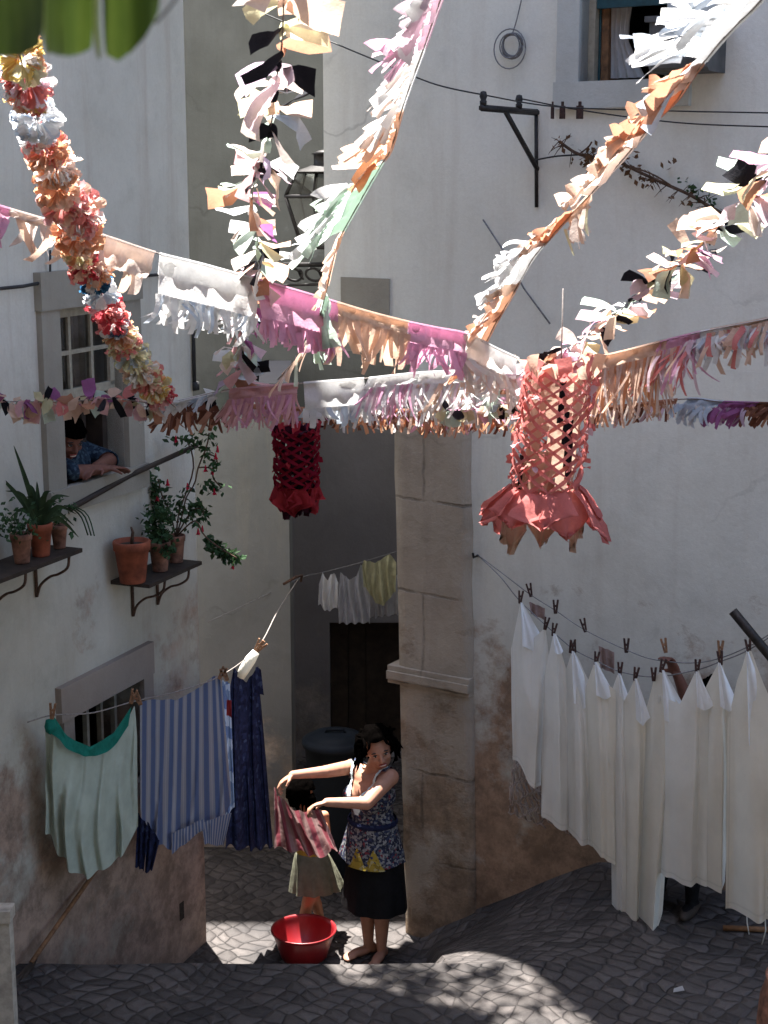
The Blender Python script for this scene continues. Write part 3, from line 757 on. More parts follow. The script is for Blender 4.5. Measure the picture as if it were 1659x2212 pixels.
    def pb(c):
        tg = b.near(c)
        if tg not in ('torso', 'hip', 'shoulder'): return False
        if c.z < wa.z - .03: return False
        d = c - nb; ff = d.dot(f); rr = abs(d.dot(r_))
        if rr > .178 and tg == 'shoulder': return False
        if c.z > nb.z - .02 and rr < .075: return False
        if ff > -.02 and d.z > -.2 and rr < .085 * (1 + d.z / .2) + .012: return False
        return True
    def rim(c):
        if not pb(c): return 0
        d = c - nb; ff = d.dot(f); rr = abs(d.dot(r_))
        return 1 if (ff > -.02 and d.z > -.24 and rr < .085 * (1 + d.z / .2) + .034) else 0
    bl = MB(); vs, fs = dress(body, pb, .013); bl.add(vs, fs)
    n = 72
    rings = [(wa + Z * (.012 - .0155 * i) + (pel - wa) * (.0), r_ * (.163 + .0042 * i), f * (.148 + .0032 * i)) for i in range(17)]
    loft(bl, rings, n, 0, (9, .035), 1)
    bo = bl.build('blouse', M['blouse'], root)
    tr = MB(); vs, fs = dress(body, rim, .0175); tr.add(vs, fs); tr.build('trim', M['trim'], bo)
    yb = MB(); rows = []
    fw2 = Vector((-.25, -1, 0)).normalized(); rr2 = fw2.cross(Z)
    c16 = rings[-1][0]; c10 = rings[9][0]
    for i in range(9):
        q = i / 8; c = c16 + (c10 - c16) * q - Z * .006
        for j in range(15):
            w = (j / 14 - .5) * 2; lim = 1.0
            peak = max(0, 1 - abs(abs(w) - .45) / .5)
            ang = w * .62; x = 1.055
            d = rr2 * math.sin(ang) + fw2 * math.cos(ang)
            ax, ay = rings[16][1] * (1 - .06 * q), rings[16][2] * (1 - .06 * q)
            s_ = 1 / math.sqrt((d.dot(r_) / ax.length) ** 2 + (d.dot(f) / ay.length) ** 2)
            yb_p = c16 + d * s_ * x + Z * (q * peak * .15 - .012)
            rows.append(yb_p)
    yb.add(rows, [(i * 15 + j, i * 15 + j + 1, (i + 1) * 15 + j + 1, (i + 1) * 15 + j) for i in range(8) for j in range(14)])
    yb.build('hem_print', M['ytrim'], bo)
    sash = MB(); loft(sash, [(wa + Z * (.014 + .012 * k - .012), r_ * (.17 + .006 * math.sin(k * 1.5)), f * (.153 + .006 * math.sin(k * 1.5))) for k in range(4)], 48); sash.build('waist_tie', M['navy'], bo)
    # skirt
    sk = MB(); hem = .36
    top = wa.z - .14
    rings = []
    for i in range(15):
        q = i / 14; z = top + (hem - top) * q; c = Vector((pel.x + ((RF + LF) / 2 - pel).x * q * .7, pel.y + ((RF + LF) / 2 - pel).y * q * .7, z))
        rings.append((c, r_ * (.188 + .04 * q), f * (.165 + .035 * q)))
    loft(sk, rings, 80, 0, (7, .035), 2.2)
    sk.build('skirt', M['black'], root)
    return RW, LW, Yp
RWR, LWR, YW = woman()

def cloth(top, bot, nu=48, nv=48, folds=7, amp=.03, seed=0, tgrow=.35, sag=0, side=0.0, fx=.0, mb=None, mi=0, nfreq=3.0, edge=0.0, ease=1.0, bulge=0.0, rough=1.0):
    """top and bot: (s, u, v, Y); a hanging cloth between the two edges, creased along its fall"""
    def smp(l, s):
        for i in range(len(l) - 1):
            if s <= l[i + 1][0] + 1e-9:
                a, b = l[i], l[i + 1]; f = (s - a[0]) / max(b[0] - a[0], 1e-9); break
        else: a = b = l[-1]; f = 0
        return P(*(a[k] + (b[k] - a[k]) * f for k in (1, 2, 3)))
    vs = []; uv = []
    for j in range(nv + 1):
        t = j / nv
        for i in range(nu + 1):
            s = i / nu; a = smp(top, s); b = sum((smp(bot, min(max(s + k * .035, 0), 1)) for k in (-2, -1, 0, 1, 2)), Vector()) / 5
            p = a.lerp(b, t ** ease)
            g = tgrow + (1 - tgrow) * t
            ph = folds * 2 * math.pi * (s + .11 * noise.noise(Vector((s * 2.5, t * 1.4, seed * 1.7)))) + seed
            q = math.sin(ph + .9 * math.sin(t * 1.7 + seed)) + .35 * math.sin(ph * 1.63 + 1.3 * seed + 2 * t) + .9 * noise.noise(Vector((s * nfreq * 1.6, t * nfreq * .5, seed))) + rough * (.35 * noise.noise(Vector((s * 9, t * 6, seed))) + .2 * noise.noise(Vector((s * 16 + t * 8, t * 14, seed))))
            p = p + Vector((fx * math.cos(ph), -1, 0)) * (amp * g * q)
            if bulge: p = p + Vector((0, -1, 0)) * bulge * math.cos(math.pi * (s - .5)) ** 1.3 * (.1 + .9 * min(1, t * 2.2)) if 0 < s < 1 else p
            p.z += edge * t * noise.noise(Vector((s * 5, 3, seed)))
            vs.append(p); uv.append((s, 1 - t))
    fs = [(j * (nu + 1) + i, j * (nu + 1) + i + 1, (j + 1) * (nu + 1) + i + 1, (j + 1) * (nu + 1) + i) for j in range(nv) for i in range(nu)]
    mb = mb or MB(); mb.add(vs, fs, mi, uv); return mb

tag(cloth([(0, 592, 1698, YW - .2), (.25, 600, 1716, YW - .22), (.55, 636, 1752, YW - .3), (.8, 668, 1752, YW - .37), (1, 694, 1748, YW - .36)],
          [(0, 590, 1832, YW - .22), (.4, 648, 1838, YW - .26), (.7, 690, 1852, YW - .28), (1, 733, 1833, YW - .26)], 50, 40, 4, .028, 1.2, .5).build('cloth', M['pinktowel']),
    'pink striped cloth held out between the hands of the barefoot woman', 'cloth')

def child():
    F1 = onz(653, 2040, 0); F1 = Vector((F1.x, F1.y + .12, 0)); Y = F1.y + .06; F2 = F1 + Vector((.12, .12, 0))
    root = thing('person', F1, 'small dark haired child in a sage skirt standing behind the pink cloth', 'person')
    b = Body(); f = Vector((.3, -.95, 0)).normalized(); r_ = f.cross(Z)
    ze = lambda v: P(660, v, Y).z
    pel = P(672, 1866, Y); ch = P(668, 1782, Y); hc = P(652, 1716, Y)
    b.ell(pel, r_ * .1, f * .08, Z * .09, 'hip'); b.cap(pel, ch, .085, .085, 'torso'); b.ell(ch, r_ * .1, f * .075, Z * .08, 'torso')
    b.cap(ch + Z * .06, hc, .04, .04, 'neck')
    for q in (-1, 1):
        sh = ch + Z * .055 + r_ * .105 * q; el = sh - Z * .13 + r_ * .01 * q + f * .04; wr = el + Z * .07 + f * .09 - r_ * .03 * q
        b.cap(ch + Z * .05, sh, .04, .034, 'arm'); b.cap(sh, el, .033, .026, 'arm'); b.cap(el, wr, .025, .019, 'arm'); add_hand(b, wr, Z + f * .5, r_ * -q, f, .62, .35)
    for ft, q in ((F1, -1), (F2, 1)):
        hip = pel + r_ * .05 * q - Z * .03; an = ft + Z * .05
        kn = P(664, 1952, Y - .05) if q < 0 else (hip + an) / 2 + f * .03
        b.cap(hip, kn, .06, .042, 'leg'); b.cap(kn, kn.lerp(an, .4) - f * .01, .04, .041, 'leg'); b.cap(kn.lerp(an, .4) - f * .01, an, .04, .024, 'leg')
        fd = Vector((-.2, -1, 0)).normalized(); b.ell(ft + fd * .04 + Z * .022, fd.cross(Z) * .028, fd * .07, Z * .022, 'foot'); b.cap(an, ft + Z * .025 - fd * .02, .025, .024, 'foot')
        for k in range(5): b.cap(ft + fd * .1 + fd.cross(Z) * (k - 2) * .011 + Z * .01, ft + fd * .118 + fd.cross(Z) * (k - 2) * .012 + Z * .009, .007, .0065, 'foot')
    hf, hr, hu = basis((.8, .5, -.2)); add_head(b, hc, hf, hr, hu, .82)
    body = finish_person(root, b, (hc, hf, hr, hu), [M['skinc'], M['eyew'], M['eyed'], M['lip'], M['tooth']], .0065, 3, .82)
    h = MB(); hair_cap(h, hc, hf, hr, hu, .86, .35, -.2, 1.2, 9)
    for k in range(40):
        w = rnd.uniform(-2.3, 2.3); base = hc + hu * .03 + (-hf * math.cos(w) + hr * math.sin(w)) * .075; o_ = (base - hc).normalized()
        tube(h, [base, base + o_ * .02 - Z * .04, base + o_ * .022 - Z * .09, base + o_ * .015 - Z * .13], [.012, .012, .009, .003], 5)
    h.build('hair', M['hair'], root)
    s = MB(); vs, fs = dress(body, lambda c: b.near(c) in ('torso', 'hip') and c.z > pel.z - .02, .01); s.add(vs, fs); s.build('shirt', M['yshirt'], root)
    sk = MB(); zt, zb_ = P(680, 1838, Y).z, P(680, 1915, Y).z; ct = Vector((pel.x, pel.y, zt)); cb = P(684, 1950, Y - .02)
    rings = [((ct.lerp(Vector((cb.x, cb.y, zb_)), i / 12)), r_ * (.1 + .085 * (i / 12) ** .7), f * (.09 + .05 * (i / 12) ** .7)) for i in range(13)]
    loft(sk, rings, 90, 0, (11, .06), .6); sk.build('skirt', M['sage'], root)
child()

# ------------------------------------------------------------------ basin and bin
def basin():
    c = onz(655, 2082, 0); Y = c.y + .1; c = Vector((c.x, Y, .0)); w = dm(74, Y) 
    mb = MB(); h = P(655, 2016, Y).z
    h = max(.2, h)
    prof = [(0.0, .006), (w * .68, .006), (w * .70, .012), (w * .93, h - .03), (w * .95, h - .012), (w * 1.0, h - .008), (w * 1.0, h), (w * .97, h + .003), (w * .92, h - .006), (w * .9, h - .03), (w * .66, .02), (0.0, .018)]
    lathe(mb, prof, c, 64)
    o = mb.build('basin', M['red']); tag(o, 'round red plastic washing basin on the sunlit cobbles', 'basin')
basin()
def bin_():
    Y = 10.75; c = P(724, 1600, Y); cx = c.x; zt = P(724, 1592, Y).z; w = dm(72, Y)
    t = thing('dustbin', (cx, Y, 0), 'dark grey plastic dustbin with domed lid in the passage', 'bin')
    mb = MB(); k = [(0, .01), (w * .68, .01), (w * .72, .03)] + [(w * (.72 + .2 * i / 8), .03 + (zt - .09) * i / 8) for i in range(1, 9)] + [(w * .95, zt - .06), (w * .95, zt - .03), (w * .86, zt - .03)]
    lathe(mb, k, (cx, Y, 0), 48); mb.build('drum', M['bin'], t)
    lid = MB(); lathe(lid, [(w * .9, zt - .055), (w * 1.0, zt - .055), (w * 1.02, zt - .04), (w * 1.0, zt - .015), (w * .9, zt - .004), (w * .82, zt + .0), (w * .8, zt + .012), (w * .5, zt + .03), (w * .2, zt + .036), (0.0001, zt + .037)], (cx, Y, 0), 48)
    tube(lid, [Vector((cx - .07, Y, zt + .03)), Vector((cx - .06, Y, zt + .055)), Vector((cx + .06, Y, zt + .055)), Vector((cx + .07, Y, zt + .03))], .011)
    lid.build('lid', M['bin'], t)
bin_()

# ------------------------------------------------------------------ person in the left window
def leaner():
    s = (W1[0] + W1[1]) / 2; zb = W1[2]; d, n = PA.d, PA.n
    base = PA.at(s - .12, zb - .9, -.3)
    root = thing('person', base, 'dark haired person in a blue checked shirt leaning on the window sill', 'person')
    b = Body(); r_ = d; f = n
    # faces out of the window, leaning on folded arms
    pel = PA.at(s - .05, zb - .15, -.65); ch = PA.hit(206, 1008) - n * .2; hc = PA.hit(170, 948) - n * .07
    b.ell(pel, r_ * .16, f * .13, Z * .14, 'hip'); b.cap(pel, ch, .13, .13, 'torso'); b.ell(ch, r_ * .18, f * .11, Z * .1, 'torso'); b.cap(ch + Z * .04, hc, .055, .05, 'neck')
    for q, el, wr in ((-1, PA.at(s - .21, zb + .06, .0), PA.at(s - .0, zb + .05, .07)), (1, PA.at(s + .2, zb + .06, -.02), PA.at(s - .04, zb + .06, .03))):
        sh = ch + r_ * .17 * q + Z * .05; b.cap(ch + Z * .05, sh, .07, .06, 'torso'); b.cap(sh, el, .055, .042, 'arm'); b.cap(el, wr, .042, .028, 'fore')
        add_hand(b, wr, (wr - el), -Z, f, 1.0, .3)
    for q in (-1, 1): 
        k = pel + r_ * .09 * q - Z * .42; b.cap(pel + r_ * .09 * q, k, .09, .06, 'leg'); b.cap(k, k - Z * .35, .055, .04, 'leg'); b.ell(k - Z * .38 + f * .06, r_ * .04, f * .11, Z * .03, 'leg')
    hf, hr, hu = basis((.75, -.75, -.6)); add_head(b, hc, hf, hr, hu, 1.0)
    body = finish_person(root, b, (hc, hf, hr, hu), [M['skin2'], M['eyew'], M['eyed'], M['lip'], M['tooth']], .008, 4)
    h = MB(); hair_cap(h, hc, hf, hr, hu, 1.02, .3, -.1, 1.1, 2); h.build('hair', M['hair'], root)
    sh = MB(); vs, fs = dress(body, lambda c: b.near(c) in ('torso', 'hip', 'arm'), .012); sh.add(vs, fs); sh.build('shirt', M['bluecheck'], root)
leaner()

# ------------------------------------------------------------------ person behind the sheets
def hidden_person():
    ft = onz(1496, 2012, .85); ft.y += .22; ft.x *= 1.02; ft.z = gz(ft.x, ft.y); Y = ft.y + .1
    root = thing('person', ft, 'person in dark clothes standing behind the white sheets with one arm raised', 'person')
    b = Body(); f = Vector((-.35, -.94, 0)).normalized(); r_ = f.cross(Z); z0 = ft.z
    c = Vector((ft.x + .02, Y, z0))
    pel = c + Z * .78; ch = c + Z * 1.06; hc = c + Z * 1.27 + Vector((.08, 0, 0))
    b.ell(pel, r_ * .17, f * .13, Z * .14, 'hip'); b.cap(pel, ch, .125, .125, 'torso'); b.ell(ch, r_ * .16, f * .12, Z * .13, 'torso'); b.cap(ch + Z * .08, hc, .055, .05, 'neck')
    hd = P(1444, 1420, Y - .04); wr = P(1462, 1455, Y - .03); el = P(1484, 1510, Y + .0)
    sh = ch + r_ * -.16 + Z * .09; sh2 = ch + r_ * .16 + Z * .09
    if (sh - el).length > (sh2 - el).length: sh, sh2 = sh2, sh
    b.cap(ch + Z * .08, sh, .06, .055, 'arm'); b.cap(sh, el, .05, .042, 'arm'); b.cap(el, wr, .041, .028, 'arm'); add_hand(b, wr, hd - wr, f + Vector((-.5, 0, 0)), Vector((-1, 0, .3)), 1.0, .6)
    b.cap(ch + Z * .08, sh2, .06, .055, 'arm'); e2 = sh2 - Z * .28; b.cap(sh2, e2, .05, .042, 'arm'); w2 = e2 + f * .15 + Z * .14; b.cap(e2, w2, .041, .028, 'arm'); add_hand(b, w2, f + Z * .6, -Z, r_, 1.0, .5)
    for k, q in ((ft, 1), (ft + r_ * .17 + Vector((0, .12, 0)), -1)):
        hip = pel - Z * .05 + (k - c) * .5; hip.z = pel.z - .05; an = Vector((k.x, k.y, z0 + .08)); kn = hip.lerp(an, .52)
        b.cap(hip, kn, .09, .058, 'leg'); b.cap(kn, kn.lerp(an, .35), .056, .055, 'leg'); b.cap(kn.lerp(an, .35), an, .054, .034, 'leg')
        fd = Vector((-.5, -.86, 0)).normalized(); b.ell(k + fd * .05 + Z * .035, fd.cross(Z) * .04, fd * .12, Z * .035, 'foot'); b.cap(an, k + Z * .04 - fd * .03, .036, .036, 'foot')
    hf, hr, hu = basis((-.3, -.9, -.2)); add_head(b, hc, hf, hr, hu, 1.0)
    body = finish_person(root, b, (hc, hf, hr, hu), [M['skin2'], M['eyew'], M['eyed'], M['lip'], M['tooth']], .008, 4)
    h = MB(); hair_cap(h, hc, hf, hr, hu, 1.02, .4, -.1, 1.12, 5); h.build('hair', M['hair'], root)
    d = MB(); vs, fs = dress(body, lambda p: b.near(p) in ('torso', 'hip'), .012); d.add(vs, fs)
    loft(d, [(pel + Z * (.1 - .045 * i), r_ * (.18 + .006 * i), f * (.15 + .006 * i)) for i in range(13)], 60, 0, (8, .04), 1); d.build('dress', M['black'], root)
    sk = MB(); vs, fs = dress(body, lambda p: b.near(p) in ('leg', 'foot') and z0 + .03 < p.z < z0 + .5, .004); sk.add(vs, fs); sk.build('socks', M['black'], root)
    sp = MB(); vs, fs = dress(body, lambda p: b.near(p) == 'foot' and p.z < z0 + .06, .006); sp.add(vs, fs); sp.build('slippers', M['darkwood'], root)
hidden_person()
# ------------------------------------------------------------------ washing lines
def uv_of(p):
    d = Vector(p) - CAM; k = d.dot(FW); return CU + d.x / k * FP, CV - d.dot(UP) / k * FP
def peg(p, label, group, dark=False, lean=0, s=1.0):
    mb = MB(); p = Vector(p); a = Matrix.Rotation(lean, 3, 'Y')
    for q in (-1, 1):
        ex = a @ Vector((.0045, 0, 0)) * s; ez = a @ Vector((.0035 * q, 0, .034)) * s
        box(mb, p + a @ Vector((.007 * q, 0, .008)) * s, ex, Vector((0, .006, 0)) * s, ez)
    box(mb, p + a @ Vector((0, 0, .012)) * s, a @ Vector((.006, 0, 0)) * s, Vector((0, .007, 0)) * s, a @ Vector((0, 0, .004)) * s)
    o = mb.build('clothes_peg', M['peg2'] if dark else M['pegwood'], smooth=False); return tag(o, label, 'clothes peg', group)
def rope(l, r, mat, label, n=40, name='clothesline', cat='clothesline'):
    mb = MB(); tube(mb, catmull([q if isinstance(q, Vector) else P(*q) for q in l], n), r, 6); return tag(mb.build(name, M[mat]), label, cat)

# left line
rope([(60, 1560, 7.75), (113, 1545, 7.95), (200, 1540, 8.2), (290, 1515, 8.55), (390, 1492, 9.0), (480, 1458, 9.35), (557, 1398, 9.95), (600, 1320, 10.7), (645, 1250, 11.27)], .004, 'rope', 'clothesline strung along the left wall carrying the coloured washing')
g = thing('skirt', P(195, 1880, 8.2), 'pale mint skirt with broad green waistband pegged on the left line', 'skirt')
cloth([(0, 97, 1566, 7.98), (.1, 118, 1566, 7.98), (.3, 150, 1605, 8.08), (.5, 195, 1627, 8.2), (.72, 245, 1600, 8.35), (.88, 280, 1545, 8.46), (.94, 290, 1525, 8.48), (1, 297, 1590, 8.5)],
      [(0, 98, 1782, 8.0), (.15, 125, 1838, 8.05), (.35, 165, 1872, 8.1), (.5, 197, 1880, 8.2), (.8, 265, 1848, 8.35), (1, 303, 1775, 8.45)], 110, 50, 6, .034, 2.0, .35, bulge=.1, rough=.5).build('cloth', M['mintcloth'], g)
cloth([(0, 108, 1550, 7.9), (.05, 116, 1548, 7.92), (.25, 147, 1592, 8.0), (.5, 195, 1614, 8.12), (.75, 245, 1584, 8.28), (1, 284, 1526, 8.4)],
      [(0, 104, 1580, 7.9), (.05, 118, 1588, 7.92), (.25, 150, 1622, 8.0), (.5, 195, 1637, 8.12), (.75, 243, 1620, 8.28), (1, 281, 1562, 8.4)], 50, 8, 5, .006, 1.0, .8).build('waistband', M['green'], g)
mb = MB(); lathe(mb, [(.0001, -.05), (.022, -.035), (.03, -.005), (.022, .03), (.0001, .04)], P(108, 1568, 7.88), 14, wob=.2); mb.build('knot', M['green'], g)
g = thing('shirt', P(390, 1860, 9.0), 'blue and white striped shirt hanging by its hem on the left line', 'shirt')
cloth([(0, 303, 1516, 8.62), (.12, 325, 1512, 8.7), (.4, 382, 1511, 8.95), (.6, 417, 1494, 9.1), (.85, 462, 1461, 9.3), (1, 478, 1458, 9.35)],
      [(0, 302, 1778, 8.6), (.25, 346, 1822, 8.75), (.38, 371, 1840, 8.85), (.55, 405, 1800, 8.98), (.72, 440, 1788, 9.1), (.88, 478, 1778, 9.25), (1, 504, 1726, 9.35)], 90, 60, 4.5, .034, .7, .25).build('cloth', M['stripe'], g)
for l_ in (([(0, 297, 1755, 8.5), (1, 320, 1785, 8.52)], [(0, 292, 1872, 8.5), (1, 312, 1880, 8.52)]), ([(0, 318, 1775, 8.56), (1, 345, 1815, 8.6)], [(0, 312, 1888, 8.56), (1, 330, 1878, 8.6)]),
           ([(0, 435, 1778, 9.0), (1, 500, 1755, 9.2)], [(0, 442, 1822, 9.0), (1, 484, 1828, 9.2)]), ([(0, 372, 1800, 8.8), (1, 440, 1768, 9.0)], [(0, 370, 1846, 8.8), (1, 442, 1790, 9.0)])):
    cloth(l_[0], l_[1], 12, 16, 2, .015, l_[0][0][1], .6).build('sleeve', M['stripe'] if l_[0][0][1] > 370 else M['navy'], g)
tag(cloth([(0, 480, 1470, 9.42), (1, 497, 1475, 9.5)], [(0, 482, 1775, 9.4), (1, 508, 1740, 9.5)], 12, 40, 2, .02, 3, .6).build('towel', M['denim']), 'narrow mottled pale blue cloth hanging between striped shirt and navy dress', 'cloth')
tag(cloth([(0, 490, 1512, 9.36), (1, 500, 1512, 9.38)], [(0, 489, 1545, 9.36), (1, 501, 1550, 9.38)], 6, 10, 1, .008, 3, .6).build('rag', M['red']), 'small red rag beside the top of the navy dress', 'cloth')
g = thing('dress', P(540, 1830, 9.9), 'long navy printed dress hanging at the mouth of the passage', 'dress')
cloth([(0, 494, 1500, 9.6), (.15, 506, 1434, 9.62), (.3, 516, 1458, 9.7), (.5, 532, 1474, 9.8), (.7, 548, 1452, 9.88), (.85, 558, 1438, 9.95), (1, 562, 1500, 10.0)],
      [(0, 486, 1830, 9.6), (.5, 540, 1834, 9.8), (1, 592, 1828, 10.0)], 60, 50, 4, .04, 1.5, .4).build('cloth', M['navy'], g)
cloth([(0, 552, 1440, 9.88), (1, 564, 1446, 9.92)], [(0, 548, 1502, 9.86), (1, 571, 1500, 9.92)], 10, 14, 1, .012, 1, .6).build('sleeve', M['navy'], g)
mb = MB(); tube(mb, [P(519, 1462, 9.7), P(528, 1446, 9.7), P(541, 1425, 9.7), P(553, 1408, 9.72)], [.03, .035, .036, .026], 10); tag(mb.build('cloth_roll', M['sheet2']), 'rolled cream cloth tucked above the navy dress', 'cloth')
for (u, v, Y, ln) in ((113, 1540, 7.86, .1), (286, 1508, 8.36, .3), (299, 1512, 8.5, -.4), (478, 1457, 9.3, .5), (487, 1460, 9.3, -.4), (556, 1396, 9.8, .5), (562, 1400, 9.82, .8)):
    peg(P(u, v, Y), 'wooden peg holding coloured washing on the left line', 'pegs on the left line', False, ln, 1.25)

# passage line
rope([(449, 1344, 11.2), (560, 1292, 11.3), (650, 1248, 11.55), (700, 1236, 11.8), (780, 1215, 12.0), (862, 1190, 12.2)], .004, 'wiregrey', 'thin line strung into the passage under the archway')
tag(cloth([(0, 689, 1262, 11.75), (.2, 697, 1236, 11.76), (.45, 708, 1256, 11.78), (.6, 714, 1240, 11.8), (.75, 722, 1238, 11.82), (1, 731, 1258, 11.84)], [(0, 687, 1303, 11.75), (.5, 706, 1322, 11.8), (1, 730, 1312, 11.84)], 30, 20, 3, .03, 2, .5).build('shorts', M['sheetw']), 'small white bunched shorts on the passage line', 'shorts')
tag(cloth([(0, 730, 1300, 11.84), (.1, 735, 1236, 11.86), (.45, 755, 1252, 11.9), (.7, 770, 1245, 11.95), (.85, 780, 1216, 11.98), (1, 800, 1290, 12.0)], [(0, 731, 1346, 11.84), (1, 800, 1345, 12.0)], 36, 30, 4, .03, 1, .4).build('shirt', M['greywhite']), 'pale grey shirt on the passage line, lowest hem of the four', 'shirt')
tag(cloth([(0, 782, 1222, 11.9), (.06, 786, 1210, 11.9), (.45, 812, 1216, 12.0), (.8, 842, 1196, 12.08), (1, 856, 1215, 12.1)], [(0, 784, 1262, 11.9), (.4, 812, 1303, 12.0), (.6, 828, 1310, 12.02), (1, 856, 1275, 12.1)], 36, 30, 5, .025, 2, .5).build('blouse', M['yellowcloth']), 'pale yellow cloth drooping on the passage line', 'cloth')
tag(cloth([(0, 794, 1250, 12.1), (1, 862, 1240, 12.3)], [(0, 798, 1335, 12.1), (1, 862, 1326, 12.3)], 24, 20, 4, .03, 4, .5).build('towel', M['greywhite']), 'greyish cloth hanging behind the pale yellow one in the passage', 'cloth')
mb = MB(); tube(mb, [P(612, 1262, 11.28), P(640, 1246, 11.25), P(652, 1243, 11.3), P(650, 1256, 11.34)], .01); tag(mb.build('hook', M['rust']), 'rusty hook at the corner of the passage', 'hook')

# right line with white sheets
def YL(u): return 9.25 - (u - 1100) * .0028
SHEETS = [
 ([(0, 1104, 1400), (.35, 1124, 1299), (.6, 1150, 1380), (.85, 1178, 1354), (1, 1186, 1420)], [(0, 1103, 1636), (.3, 1119, 1640), (.6, 1141, 1685), (1, 1170, 1702)], 3, 'sheet'),
 ([(0, 1174, 1470), (.4, 1195, 1367), (.6, 1201, 1368), (1, 1224, 1450)], [(0, 1167, 1757), (1, 1230, 1792)], 2.5, 'sheet'),
 ([(0, 1213, 1480), (.42, 1235, 1404), (.55, 1241, 1404), (.8, 1262, 1450), (1, 1282, 1490)], [(0, 1215, 1783), (1, 1287, 1831)], 3, 'sheet'),
 ([(0, 1264, 1490), (.32, 1284, 1428), (.45, 1292, 1428), (.75, 1312, 1478), (1, 1330, 1490)], [(0, 1275, 1823), (1, 1333, 1866)], 3, 'sheet2'),
 ([(0, 1314, 1510), (.5, 1335, 1452), (.6, 1342, 1453), (1, 1356, 1520)], [(0, 1319, 1957), (1, 1352, 1986)], 2, 'sheet'),
 ([(0, 1346, 1520), (.5, 1371, 1464), (.6, 1376, 1464), (1, 1397, 1540)], [(0, 1343, 1986), (1, 1380, 1996)], 2, 'sheet2'),
 ([(0, 1393, 1545), (.35, 1413, 1463), (.5, 1430, 1445), (.8, 1452, 1500), (1, 1466, 1520)], [(0, 1366, 2006), (.5, 1398, 2012), (.85, 1424, 1995), (1, 1432, 1960)], 2.5, 'sheet2'),
 ([(0, 1422, 1500), (.45, 1468, 1520), (.75, 1502, 1448), (.85, 1510, 1448), (1, 1530, 1505)], [(0, 1418, 1880), (1, 1524, 1911)], 4, 'sheet'),
 ([(0, 1502, 1530), (.6, 1551, 1429), (.7, 1560, 1429), (1, 1582, 1540)], [(0, 1510, 1908), (1, 1570, 1906)], 3, 'sheet2'),
 ([(0, 1572, 1560), (.2, 1592, 1470), (.45, 1612, 1405), (.52, 1622, 1405), (.75, 1650, 1480), (1, 1692, 1570)], [(0, 1564, 1958), (1, 1704, 1986)], 4, 'sheet2')]
WHERE = ['short white sheet farthest along the line, above the lace', 'white sheet second from the wall hook', 'white sheet third from the wall hook', 'cream sheet fourth from the wall hook, hem just above the long ones',
         'narrow long white sheet left of the two longest', 'long cream sheet in the middle of the line', 'longest cream sheet whose hem hangs lowest over the cobbles', 'wide white sheet whose hem shows the hidden person\'s foot below',
         'white sheet second from the right frame edge', 'broad cream sheet nearest the right edge with strings below']
for i, (tp, bt, fo, mt) in enumerate(SHEETS):
    zoff = -.03 * (i % 2)
    T = [(s, u, v, YL(u) + zoff) for s, u, v in tp]; B = [(s, u, v, YL(u) + zoff) for s, u, v in bt]
    base = P(bt[0][1], bt[0][2], YL(bt[0][1]))
    g = thing('sheet', base, WHERE[i], 'sheet', 'white sheets on the right line')
    cloth(T, B, 64, 60, max(1.2, fo * .55), .024, i * 1.7, .15, fx=.2, bulge=.1, rough=.15).build('cloth', M[mt], g)
    pk = [q for j, q in enumerate(tp) if 0 < j < len(tp) - 1 and tp[j - 1][2] > q[2] <= tp[j + 1][2]]
    for (s, u, v) in pk[:1]:
        L = (110, 48, 130, 85, 60, 105, 125, 90, 110, 235)[i]; W_ = (34, 12, 30, 26, 12, 20, 38, 24, 26, 50)[i]
        Y = YL(u) + zoff - .06; W_ = W_ * 1.5
        cloth([(0, u, v + 2, Y), (1, u + 5, v + 3, Y)], [(0, u + 3, v + L * .86, Y - .01), (.5, u + 4 + W_ * .5, v + L, Y - .05), (1, u + W_ + 4, v + L * .8, Y - .03)], 14, 24, 1.2, .01, i, .4, rough=.2).build('turned_corner', M['sheetw'], g)
    if i == 9:
        st = MB()
        for (u, v, v2) in ((1612, 1970, 2018), (1652, 1980, 2040)): tube(st, [P(u, v - 12, YL(u) - .02), P(u + 2, (v + v2) / 2, YL(u) - .02), P(u + (6 if u < 1630 else -6), v2, YL(u) - .01)], .0035, 5)
        st.build('string', M['sheet'], g)
rope([PD.hit(1035, 1202), P(1080, 1245, 9.25), P(1124, 1299, YL(1124)), P(1196, 1366, YL(1196)), P(1240, 1403, YL(1240)), P(1289, 1428, YL(1289)), P(1340, 1451, YL(1340)), P(1415, 1462, YL(1415)), P(1505, 1447, YL(1505)), P(1556, 1429, YL(1556)), P(1617, 1404, YL(1617)), P(1720, 1340, YL(1720))], .0035, 'wiregrey', 'front clothesline at right carrying the white sheets', 70)
rope([PD.hit(1031, 1198), P(1090, 1242, 9.3), P(1145, 1284, 9.25), P(1202, 1320, 9.15), P(1262, 1360, 9.0), P(1353, 1404, 8.75), P(1420, 1426, 8.55), P(1520, 1430, 8.3), P(1620, 1395, 8.0), P(1720, 1330, 7.8)], .0032, 'wiregrey', 'rear clothesline at right with bare pegs above the white sheets', 60)
mb = MB(); h0 = PD.hit(1033, 1200); tube(mb, [h0 - PD.n * .03, h0 + PD.n * .06, h0 + PD.n * .07 + Z * .03], .008); tag(mb.build('hook', M['iron']), 'iron wall hook where the right clotheslines begin', 'hook')
for (u, v) in ((1124, 1293), (1179, 1350), (1196, 1363), (1234, 1400), (1240, 1399), (1288, 1425), (1339, 1448), (1373, 1459), (1412, 1460), (1430, 1441), (1506, 1443), (1556, 1425), (1617, 1400)):
    peg(P(u, v, YL(u) - .03), 'dark wooden peg at the peak of a white sheet', 'pegs on the white sheets', True, rnd.uniform(-.25, .25), 1.15)
